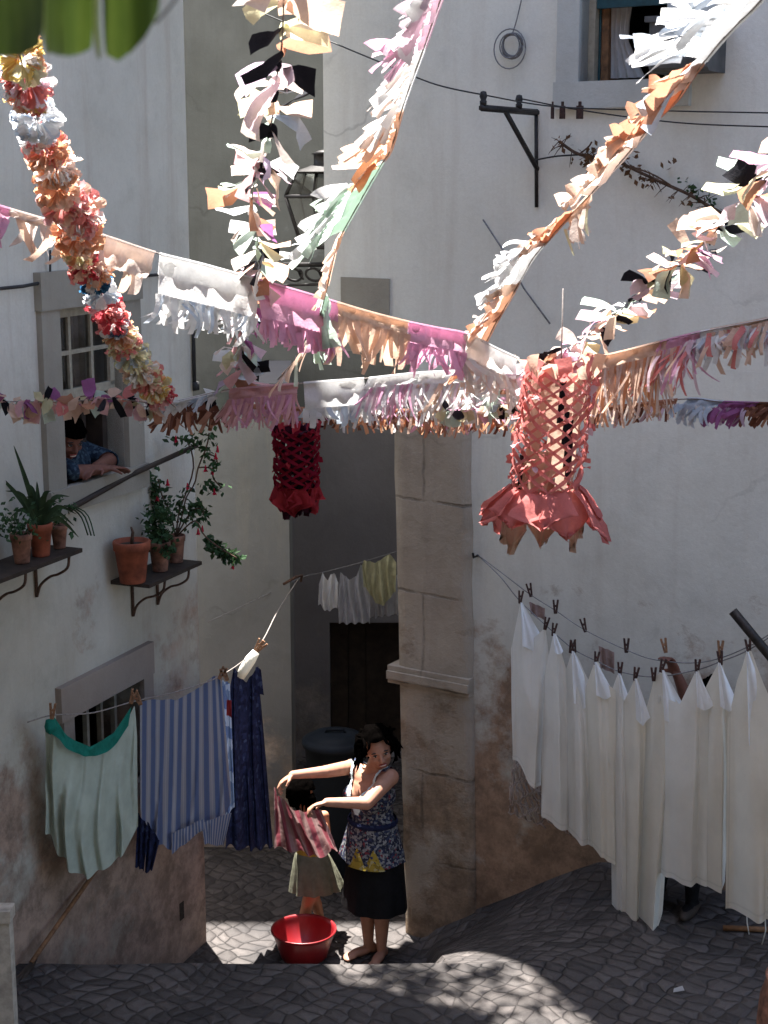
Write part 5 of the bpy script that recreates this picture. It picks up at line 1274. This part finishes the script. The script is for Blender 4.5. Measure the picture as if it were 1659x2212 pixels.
# 2 ribbon bows hanging down in front of the mossy wall
path = upath([(612, -60, 4.6), (612, 30, 4.65), (606, 120, 4.8), (592, 195, 5.0), (588, 255, 5.2), (570, 330, 5.4), (548, 395, 5.7), (546, 450, 5.9), (555, 510, 6.1), (558, 575, 6.4), (545, 640, 6.6), (522, 735, 6.9), (517, 790, 7.1), (498, 850, 7.2)], 160)
g = garland('bow_garland', path, 'garland of black, peach and pink paper bows hanging before the mossy wall')
pal = ['skinp', 'peach', 'peach', 'pale', 'yellow', 'mint', 'black', 'black', 'lilac', 'rose', 'rose', 'rusty', 'skinp', 'white']
seq = [None, ('yellow', 'peach', 'skinp'), ('skinp', 'black', 'yellow'), ('black', 'rusty'), ('pale', 'lilac', 'black'), ('pale', 'skinp', 'skinp'), ('skinp', 'yellow', 'black'), ('skinp', 'peach', 'yellow'), ('lblue', 'yellow', 'black'), ('black', 'skinp'), ('mint', 'skinp', 'peach'), ('mint', 'lilac', 'skinp'), ('white', 'rose', 'peach'), ('black', 'black', 'rose', 'pale'), ('rose', 'skinp', 'black', 'mint'), ('rusty', 'peach', 'skinp'), ('skinp', 'yellow', 'purple', 'rusty'), ('skinp', 'peach', 'white'), ('purple', 'skinp', 'rusty'), ('white', 'skinp', 'mint'), ('peach', 'mint', 'yellow'), ('black', 'mint', 'skinp')]
pal += ['lblue', 'purple']
bows(g, path, 36, .15, pal, (4, 6), seq, .95)

# 3 fringe from the top centre, blown to the left
path = upath([(985, -80, 4.1), (950, 5, 4.3), (910, 120, 4.7), (872, 225, 5.0), (845, 320, 5.3), (822, 358, 5.4), (775, 440, 5.7), (732, 520, 6.0), (716, 580, 6.2), (702, 640, 6.4), (672, 740, 6.8), (600, 820, 7.0)], 140)
g = garland('fringe_garland', path, 'long pink, peach and mint fringe garland slanting down from the top centre')
D3 = Vector((-1, .1, -.42))
for f0, f1, cs, L, n, w, bd, d in ((0, .1, ['pale', 'white'], 110, 14, .03, .3, D3), (.1, .17, ['pale', 'pale', 'pink'], 120, 12, .03, .3, D3), (.17, .3, ['white', 'skinp', 'skinp'], 105, 15, .024, .28, Vector((-1, .1, -.65))), (.3, .345, ['peach', 'skinp'], 100, 6, .034, .25, Vector((-1, .1, -.4))), (.345, .41, ['peach', 'orange', 'peach', 'skinp'], 118, 8, .03, .22, Vector((-1, .1, -.35))),
                              (.415, .6, ['mint', 'mint', 'white'], 150, 28, .024, .5, Vector((-1, 0, -.5))), (.6, .74, ['peach', 'skinp'], 70, 11, .024, .35, Vector((-.7, 0, -1))), (.76, .9, ['mint'], 75, 12, .03, .4, Vector((.3, 0, -1))), (.82, .99, ['peach', 'skinp', 'mint'], 60, 9, .026, .2, Vector((-.4, 0, -1)))):
    seg_ = sub(path, f0, f1, 14); Y = seg_[6].y; fringe(g, seg_, cs, dm(L, Y), d, max(4, int(n * .6)), w * 1.7, bd, 2, .12, .22, droop=.06, lv=.75)
# 4 fringe from the top right
path = upath([(1720, -90, 4.1), (1640, 5, 4.3), (1570, 75, 4.5), (1500, 160, 4.8), (1462, 215, 5.0), (1415, 262, 5.2), (1345, 345, 5.5), (1275, 420, 5.8), (1205, 495, 6.1), (1150, 560, 6.4), (1105, 640, 6.6), (1070, 700, 6.8), (1020, 800, 7.0)], 140)
g = garland('fringe_garland', path, 'long white, rust and peach fringe garland slanting down from the top right corner')
D4 = Vector((-1, .1, -.12))
for f0, f1, cs, L, n, w, bd, d in ((.0, .19, ['white', 'white', 'lblue'], 190, 24, .026, .3, Vector((-1, .1, .12))), (.19, .25, ['white', 'lblue', 'rusty'], 140, 7, .03, .35, Vector((-1, .1, -.5))), (.2, .38, ['rusty', 'rusty', 'peach'], 95, 12, .04, .6, Vector((-1, .1, -.2))), (.37, .42, ['skinp', 'peach', 'rusty'], 110, 7, .026, .3, Vector((-1, .1, -.15))), (.4, .55, ['skinp', 'peach', 'skinp'], 85, 17, .03, .5, Vector((-1, .1, -.25))), (.55, .62, ['peach', 'skinp', 'yellow'], 80, 9, .022, .3, Vector((.05, 0, -1))),
                                    (.6, .71, ['rusty', 'peach', 'skinp'], 70, 14, .026, .5, Vector((-1, 0, -.25))), (.68, .82, ['white'], 95, 26, .026, .4, Vector((-1, 0, -.15))), (.8, .9, ['peach', 'rusty', 'skinp'], 70, 13, .026, .5, Vector((-1, 0, -.3))), (.87, 1, ['peach', 'rusty', 'skinp'], 75, 14, .026, .5, Vector((-1, 0, -.3)))):
    seg_ = sub(path, f0, f1, 14); Y = seg_[6].y; fringe(g, seg_, cs, dm(L, Y), d, max(4, int(n * .6)), w * 1.7, bd, 2, .13, .24, droop=.08, lv=.7)
# 5 bows from the right edge
path = upath([(1760, 250, 4.9), (1680, 350, 5.1), (1640, 400, 5.25), (1575, 468, 5.5), (1510, 535, 5.8), (1445, 582, 6.1), (1385, 638, 6.35), (1310, 690, 6.6), (1235, 748, 6.85), (1160, 790, 7.0), (1110, 815, 7.1)], 140)
g = garland('bow_garland', path, 'garland of white, pink and black paper bows slanting down from the right edge')
bows(g, path, 34, .165, ['white', 'skinp', 'pale', 'black', 'peach', 'mint', 'yellow', 'rusty', 'pink', 'black', 'peach', 'pale'], (3, 5), [None, None, ('black', 'white'), ('white', 'black', 'pink'), ('white', 'yellow', 'black'), ('black', 'pale', 'rusty'), ('pale', 'yellow', 'rusty', 'mint'), ('mint', 'skinp', 'pale', 'skinp'), ('white', 'skinp', 'pale'), ('white', 'yellow', 'peach')], .75)
# 6 panel bunting across the middle
path = upath([(-60, 428, 5.9), (20, 452, 6.0), (110, 478, 6.05), (220, 508, 6.1), (332, 545, 6.2), (440, 572, 6.3), (555, 604, 6.4), (640, 628, 6.5), (722, 652, 6.6), (800, 675, 6.65), (878, 695, 6.7), (940, 708, 6.75), (1010, 722, 6.8), (1070, 752, 6.9), (1120, 775, 7.0)], 140)
g = garland('panel_bunting', path, 'bunting of wide white, pink and peach fringed panels across the middle')
def fu(path, u):
    l = arc(path)
    for i, p in enumerate(path):
        if uv_of(p)[0] >= u: return l[i] / l[-1]
    return 1.0
for u0, u1, cs, L, n, w, bd, d, gk, ji, cu, cr in ((-58, 12, ['pink'], 90, 6, .024, .25, (-.1, 0, -1), .2, .2, .3, 0), (18, 118, ['skinp', 'peach'], 115, 6, .035, .12, (-.15, 0, -1), .25, .25, .5, 0), (120, 220, ['skinp', 'peach', 'skinp'], 95, 8, .03, .2, (-.2, 0, -1), .2, .2, .5, 0), (215, 328, ['skinp', 'peach', 'skinp'], 115, 4, .04, .5, (-.35, 0, -1), .2, .15, .25, 0),
      (336, 553, ['white', 'white', 'lblue'], 150, 34, .022, .55, (-.12, 0, -1), .1, .12, .8, .05), (556, 721, ['pink'], 128, 22, .024, .6, (.03, 0, -1), .08, .07, .25, 0), (726, 876, ['peach'], 120, 13, .034, .22, (-.15, 0, -1), .12, .14, .3, 0), (881, 1008, ['pink'], 105, 18, .022, .4, (-.1, 0, -1), .1, .1, .4, 0), (1000, 1118, ['white', 'white', 'skinp'], 120, 26, .026, .4, (-.2, 0, -1), .05, .2, .8, .12)):
    seg_ = sub(path, fu(path, u0), fu(path, u1), 22); Y = seg_[8].y; fringe(g, seg_, cs, dm(L, Y), d, n, w, bd, 2 if u0 > 300 else 1, ji, cu, gk, cr)
# 7 long horizontal garland: bows at left, fringes to the right edge
path = upath([(-60, 866, 6.9), (120, 868, 7.0), (250, 862, 7.0), (345, 872, 7.05), (420, 858, 7.1), (490, 843, 7.1), (640, 829, 7.1), (785, 818, 7.1), (900, 806, 7.1), (1010, 800, 7.1), (1130, 788, 7.1), (1290, 771, 7.1), (1420, 740, 7.0), (1510, 718, 6.9), (1600, 700, 6.8), (1720, 676, 6.7)], 200)
g = garland('level_garland', path, 'long level garland of bows, pink and white fringes crossing the whole view')
bows(g, sub(path, 0, fu(path, 338), 60), 22, .1, ['black', 'rose', 'coral', 'peach', 'mint', 'rusty', 'yellow', 'purple', 'rose', 'peach'], (3, 4))
for u0, u1, cs, L, n, w, bd, d, gk, ji, cu, cr in ((345, 490, ['white', 'white', 'lblue'], 62, 20, .02, .4, (-.9, 0, -.35), .1, .2, .4, 0), (492, 640, ['rose', 'pink', 'rose'], 92, 30, .013, .25, (-.15, 0, -1), .05, .12, .4, 0), (645, 786, ['white', 'lblue', 'white'], 92, 16, .026, .6, (.05, 0, -1), .05, .08, .4, 0), (790, 905, ['white', 'pale', 'pink', 'white'], 105, 34, .014, .25, (-.45, 0, -1), .05, .18, .4, 0),
      (900, 1020, ['white', 'pale', 'peach', 'white'], 112, 34, .015, .25, (-.3, 0, -1), .05, .2, .5, .05), (1015, 1135, ['white', 'white', 'pale', 'mint'], 120, 34, .02, .35, (-.15, 0, -1), .05, .22, .7, .1), (1130, 1290, ['coral', 'peach', 'peach', 'rose'], 115, 26, .02, .2, (-.1, 0, -1), .1, .2, .4, 0), (1282, 1440, ['peach', 'skinp', 'peach', 'orange'], 150, 44, .012, .2, (-.12, 0, -1), .05, .1, .3, 0),
      (1425, 1510, ['pink', 'pale', 'coral', 'peach'], 125, 24, .013, .2, (-.3, 0, -1), .05, .2, .5, .05), (1490, 1720, ['white', 'white', 'lblue', 'pale'], 70, 50, .015, .3, (-.45, 0, -1), .05, .25, .5, .1), (1530, 1720, ['peach', 'coral', 'white', 'peach'], 95, 22, .022, .1, (-.2, 0, -1), .15, .2, .5, 0)):
    seg_ = sub(path, fu(path, u0), fu(path, u1), 20); fringe(g, seg_, cs, dm(L, seg_[9].y), d, n, w, bd, 2, ji, cu, gk, cr)
pb_ = sub(path, fu(path, 960), fu(path, 1120), 20); bows(g, [p - Z * .17 - Vector((0, .05, 0)) for p in pb_], 9, .085, ['black', 'mint', 'yellow', 'peach', 'pink', 'white'], (3, 4))
# 8 brown fringe behind and below it
path = upath([(300, 880, 7.35), (350, 876, 7.35), (480, 872, 7.35), (700, 884, 7.4), (900, 886, 7.4), (1130, 884, 7.4), (1300, 880, 7.3), (1480, 862, 7.2), (1560, 868, 7.1), (1720, 872, 7.0)], 120)
g = garland('fringe_garland', path, 'rust brown fringe garland showing below the long level garland')
for u0, u1, cs, L, n, w, bd, d in ((345, 485, ['brown', 'brown', 'rusty'], 62, 16, .02, .3, (-.3, 0, -1)), (485, 700, ['rusty', 'pink', 'rose'], 40, 24, .012, .2, (-.1, 0, -1)), (690, 900, ['rusty', 'peach', 'brown', 'orange', 'white'], 48, 34, .014, .2, (-.1, 0, -1)), (895, 1135, ['rusty', 'brown', 'orange', 'pink', 'peach', 'rusty'], 55, 50, .014, .2, (-.15, 0, -1)), (1130, 1460, ['rusty', 'peach', 'brown', 'peach', 'pale'], 45, 44, .014, .2, (-.15, 0, -1)),
                                 (1478, 1560, ['lblue', 'lblue', 'white'], 70, 12, .022, .35, (-.8, 0, -.7)), (1555, 1625, ['purple', 'purple', 'lilac'], 72, 11, .022, .35, (-.8, 0, -.7)), (1620, 1720, ['brown', 'rusty', 'brown'], 62, 16, .02, .3, (-.8, 0, -.7))):
    seg_ = sub(path, fu(path, u0), fu(path, u1), 16); fringe(g, seg_, cs, dm(L, seg_[7].y), d, n, w, bd, 2, .18, .4)

# paper lanterns
def lantern(top, bot, rD, skD, skv, Y, cols, label, n=11, ribw=.022, tuft='pale'):
    body, lat, skirt = cols; A, B = P(*top, Y), P(*bot, Y); r = dm(rD, Y); t = thing('paper_lantern', P(bot[0], skv, Y), label, 'paper lantern', 'paper lanterns')
    string(t, [A + Z * .35, A + Z * .1, A], .003)
    inner = MB(); k = 9; m_ = 24
    vs = [A.lerp(B, j / k) + Vector((math.cos(2 * math.pi * i / m_), math.sin(2 * math.pi * i / m_), 0)) * r * (.8 + .05 * math.sin(j * 2.1 + i)) for j in range(k + 1) for i in range(m_)]
    inner.add(vs, [(j * m_ + i, j * m_ + (i + 1) % m_, (j + 1) * m_ + (i + 1) % m_, (j + 1) * m_ + i) for j in range(k) for i in range(m_) if (i + j * 3) % 7 not in (0, 3)]); inner.build('inner_paper', M['p_' + body], t)
    L = MB()
    for sg in (-1, 1):
        for q in range(n):
            pts = []
            for j in range(25):
                f = j / 24; a_ = 2 * math.pi * (q / n + sg * f * .75); pts.append(A.lerp(B, f) + Vector((math.cos(a_), math.sin(a_), 0)) * r * (1 + .07 * math.sin(f * 22 + q)))
            vs = []
            for j, p in enumerate(pts):
                o_ = (p - A.lerp(B, j / 24)).normalized(); w = ribw * (.35 + .65 * abs(math.sin(j / 24 * math.pi * 5 + q)))
                vs += [p + Z * w * .5 + o_ * .004, p - Z * w * .5 + o_ * .012]
            L.add(vs, [(2 * j, 2 * j + 1, 2 * j + 3, 2 * j + 2) for j in range(24)])
    for k in range(80):
        a_ = rnd.uniform(0, 6.28); f = rnd.uniform(.05, 1.0); p = A.lerp(B, f) + Vector((math.cos(a_), math.sin(a_), 0)) * r * .99
        ribbon(L, p, Vector((math.cos(a_), math.sin(a_), rnd.uniform(-.6, .5))), r * rnd.uniform(.15, .32), r * rnd.uniform(.15, .3), 0 if rnd.random() < .7 else 1, .3)
    L.build('lattice', [M['p_' + lat], M['p_' + tuft]], t)
    D_ = MB()
    for q in range(7):
        a_ = rnd.uniform(0, 6.28); f = rnd.uniform(.15, .9); p = A.lerp(B, f) + Vector((math.cos(a_), math.sin(a_), 0)) * r * .84; w = Vector((-math.sin(a_), math.cos(a_), 0)) * r * rnd.uniform(.12, .25); h = Z * r * rnd.uniform(.5, 1.1)
        D_ = MB(); D_.add([p - w - h, p + w * .4 - h, p + w + h, p - w * .3 + h], [(0, 1, 2, 3)]); D_.build('dark_paper', M['p_black'], t)
    R2 = dm(skD, Y); zb_ = P(bot[0], skv, Y).z; drop = B.z - zb_; dr = Vector(((bot[0] - top[0]) / FP * Y * .4, 0, 0))
    for c_, n_, nm in ((skirt, 10, 'skirt'), (body, 7, 'under_skirt')):
        S = MB()
        for i in range(n_):
            a_ = 2 * math.pi * (i + rnd.uniform(-.25, .25)) / n_ + .3; e = Vector((math.cos(a_), math.sin(a_), 0)); w = Vector((-e.y, e.x, 0)); LL = drop * (rnd.uniform(.55, 1.0) if nm == 'skirt' else rnd.uniform(.9, 1.15)); fl = R2 * (rnd.uniform(.85, 1.2) if nm == 'skirt' else rnd.uniform(.5, .85)); hw = r * (.8 if nm == 'skirt' else .42); k = 8; vs = []
            for j in range(k + 1):
                f = j / k; ww = hw * (.7 + 1.0 * f if f < .62 else (1.32) * (1 - (f - .62) / .38 * .93))
                rr = r * .95 + (fl - r * .95) * f ** .75
                for q in range(9):
                    x = (q / 8 - .5) * 2; vs.append(B + dr * f + e * (rr + .02 * math.sin(q * 1.9 + i) * f) + w * ww * x - Z * (LL * f * (1 - .12 * x * x)) + rv(.004) + Z * .015 * noise.noise(Vector((x * 2, f * 3, i))))
            S.add(vs, [(j * 9 + q, j * 9 + q + 1, (j + 1) * 9 + q + 1, (j + 1) * 9 + q) for j in range(k) for q in range(8)])
        S.build(nm, M['p_' + c_], t)
    E = MB()
    for i in range(16):
        a_ = 2 * math.pi * i / 16; p = A - Z * .04 + Vector((math.cos(a_), math.sin(a_), 0)) * r * .85; ribbon(E, p, Vector((math.cos(a_) * .3, math.sin(a_) * .3, .9)), r * rnd.uniform(.6, 1.0), r * .5, i % 2, .4)
    E.build('top_frill', [M['p_' + skirt], M['p_' + body]], t)
lantern((1212, 800), (1176, 1050), 70, 128, 1178, 6.75, ('peach', 'coral', 'coral'), 'coral and orange latticed paper lantern with flared skirt, the larger one', 12, .02)
lantern((640, 925), (641, 1048), 43, 36, 1112, 7.5, ('plum', 'darkred', 'red'), 'small dark red latticed paper lantern hanging before the passage', 9, .018, 'red')

def dapple_vine():  # unseen foliage added overhead to break up the sun on the cobbles
    t = thing('climbing_plant', (-.9, 9.7, 7.2), 'unseen leafy plant added above the left house corner for dappled shade', 'plant'); st, lf = MB(), MB(); r0 = random.Random(3)
    for k in range(13):
        a_ = Vector((-1.15, 9.75, 7.9 + .1 * k)); e = Vector((r0.uniform(-.75, .25), r0.uniform(9.0, 9.85), r0.uniform(7.0, 7.9))); m_ = a_.lerp(e, .5) + Z * .2; pts = catmull([a_, m_, e], 10); tube(st, pts, .008, 4)
        for j in range(3, 10): leafset(lf, pts[j], 5, .12, .1)
    st.build('stem', M['stem'], t); lf.build('foliage', M['leaf'], t)
dapple_vine()
mb = MB(); p = onz(1465, 2141, .86); mb.add([p + Vector((-.03, -.02, .004)), p + Vector((.03, -.015, .012)), p + Vector((.025, .02, .02)), p + Vector((-.02, .018, .006))], [(0, 1, 2, 3)]); tag(mb.build('paper_scrap', M['p_white']), 'tiny white paper scrap fallen on the dark cobbles at right', 'scrap')
# ------------------------------------------------------------------ leaf close to the lens
def big_leaf():
    m, t_ = nt('broad_leaf'); v, _ = pos(t_); f = nz(t_, v, 14, 4); w = N(t_, 'TexWave'); w.inputs['Scale'].default_value = 26; w.inputs['Distortion'].default_value = 3; t_.links.new(v, w.inputs['Vector'])
    c = mix(t_, math_n(t_, 'MULTIPLY', w.outputs[1], .35), ramp(t_, f, .3, .7, (.022, .045, .008), (.06, .095, .014)), (.09, .13, .025))
    d = N(t_, 'BsdfPrincipled'); d.inputs['Roughness'].default_value = .45; s = N(t_, 'BsdfTranslucent'); x = N(t_, 'MixShader'); x.inputs[0].default_value = .4
    t_.links.new(c, d.inputs['Base Color']); t_.links.new(c, s.inputs[0]); t_.links.new(d.outputs[0], x.inputs[1]); t_.links.new(s.outputs[0], x.inputs[2]); out(t_, x.outputs[0])
    vein = thin('leaf_edge', (.45, .5, .3), .4); Y = 1.12
    t = thing('leaf', P(150, 130, Y), 'broad green folded leaf out of focus at the top left corner', 'leaf')
    for (u0, u1, vb, sk) in ((-110, 97, (150, 128, 122, 122, 100), -.05), (98, 203, (112, 120, 122, 116, 104), .06), (222, 348, (118, 132, 112, 78, 30), -.04)):
        mb = MB(); n, k = 16, 14; vs = []
        for j in range(k + 1):
            for i in range(n + 1):
                s = i / n; q = s * 4; a_ = min(int(q), 3); b = vb[a_] + (vb[a_ + 1] - vb[a_]) * (q - a_); v = -190 + (b + 190) * j / k
                e = 1 - .1 * (j / k) ** 6 * abs(2 * s - 1)
                vs.append(P(u0 + (u1 - u0) * (.5 + (s - .5) * e), v, Y + sk * (s - .5) + .012 * math.cos((s - .5) * 5)))
        mb.add(vs, [(j * (n + 1) + i, j * (n + 1) + i + 1, (j + 1) * (n + 1) + i + 1, (j + 1) * (n + 1) + i) for j in range(k) for i in range(n)]); mb.build('blade', m, t)
    for l_ in ([(100, -190), (98, 20), (104, 118)], [(214, -190), (208, 20), (214, 128)]):
        mb = MB(); tube(mb, upath([(u, v, Y + .02) for u, v in l_], 12), [.0022] * 4 + [.0026] * 5 + [.0022, .0016, .0006], 6); mb.build('vein', vein, t)
    mb = MB(); tube(mb, upath([(335, 50, Y), (362, 20, Y), (392, -20, Y), (470, -140, Y)], 12), .0011, 6); mb.build('stalk', M['wire'], t)
big_leaf()

# ------------------------------------------------------------------ light and camera
SUN_EL = R(73); SH = Vector((math.sin(R(-25)), math.cos(R(-25)), 0)).normalized()
S = Vector((SH.x * math.cos(SUN_EL), SH.y * math.cos(SUN_EL), math.sin(SUN_EL)))
l = bpy.data.lights.new('sun', 'SUN'); l.energy = 5; l.angle = R(.53); l.color = (1, .96, .9)
o = bpy.data.objects.new('sun', l); COL.objects.link(o); o.rotation_euler = S.to_track_quat('Z', 'Y').to_euler(); o.location = (0, 0, 30)
w = bpy.data.worlds.new('World'); sc.world = w; w.use_nodes = True; t = w.node_tree; t.nodes.clear()
sky = t.nodes.new('ShaderNodeTexSky'); sky.sky_type = 'NISHITA'; sky.sun_disc = False; sky.sun_elevation = SUN_EL; sky.sun_rotation = math.atan2(S.x, S.y)
sky.ozone_density = 1.2; sky.dust_density = 1.5; sky.air_density = 1.0
bg = t.nodes.new('ShaderNodeBackground'); bg.inputs[1].default_value = .1; ow = t.nodes.new('ShaderNodeOutputWorld')
t.links.new(sky.outputs[0], bg.inputs[0]); t.links.new(bg.outputs[0], ow.inputs[0])
cam = bpy.data.cameras.new('camera'); co = bpy.data.objects.new('camera', cam); COL.objects.link(co); co.location = CAM; co.rotation_euler = (math.pi / 2 - PITCH, 0, 0)
cam.sensor_fit = 'HORIZONTAL'; cam.sensor_width = 24; cam.lens = 24 * FP / 1659; cam.clip_end = 500; cam.clip_start = .05
cam.dof.use_dof = True; cam.dof.focus_distance = 8.6; cam.dof.aperture_fstop = 8
sc.camera = co
sc.view_settings.view_transform = 'Standard'; sc.view_settings.look = 'None'; sc.view_settings.gamma = 1; sc.view_settings.exposure = 2.55
sc.cycles.max_bounces = 8; sc.cycles.diffuse_bounces = 3; sc.cycles.transparent_max_bounces = 8
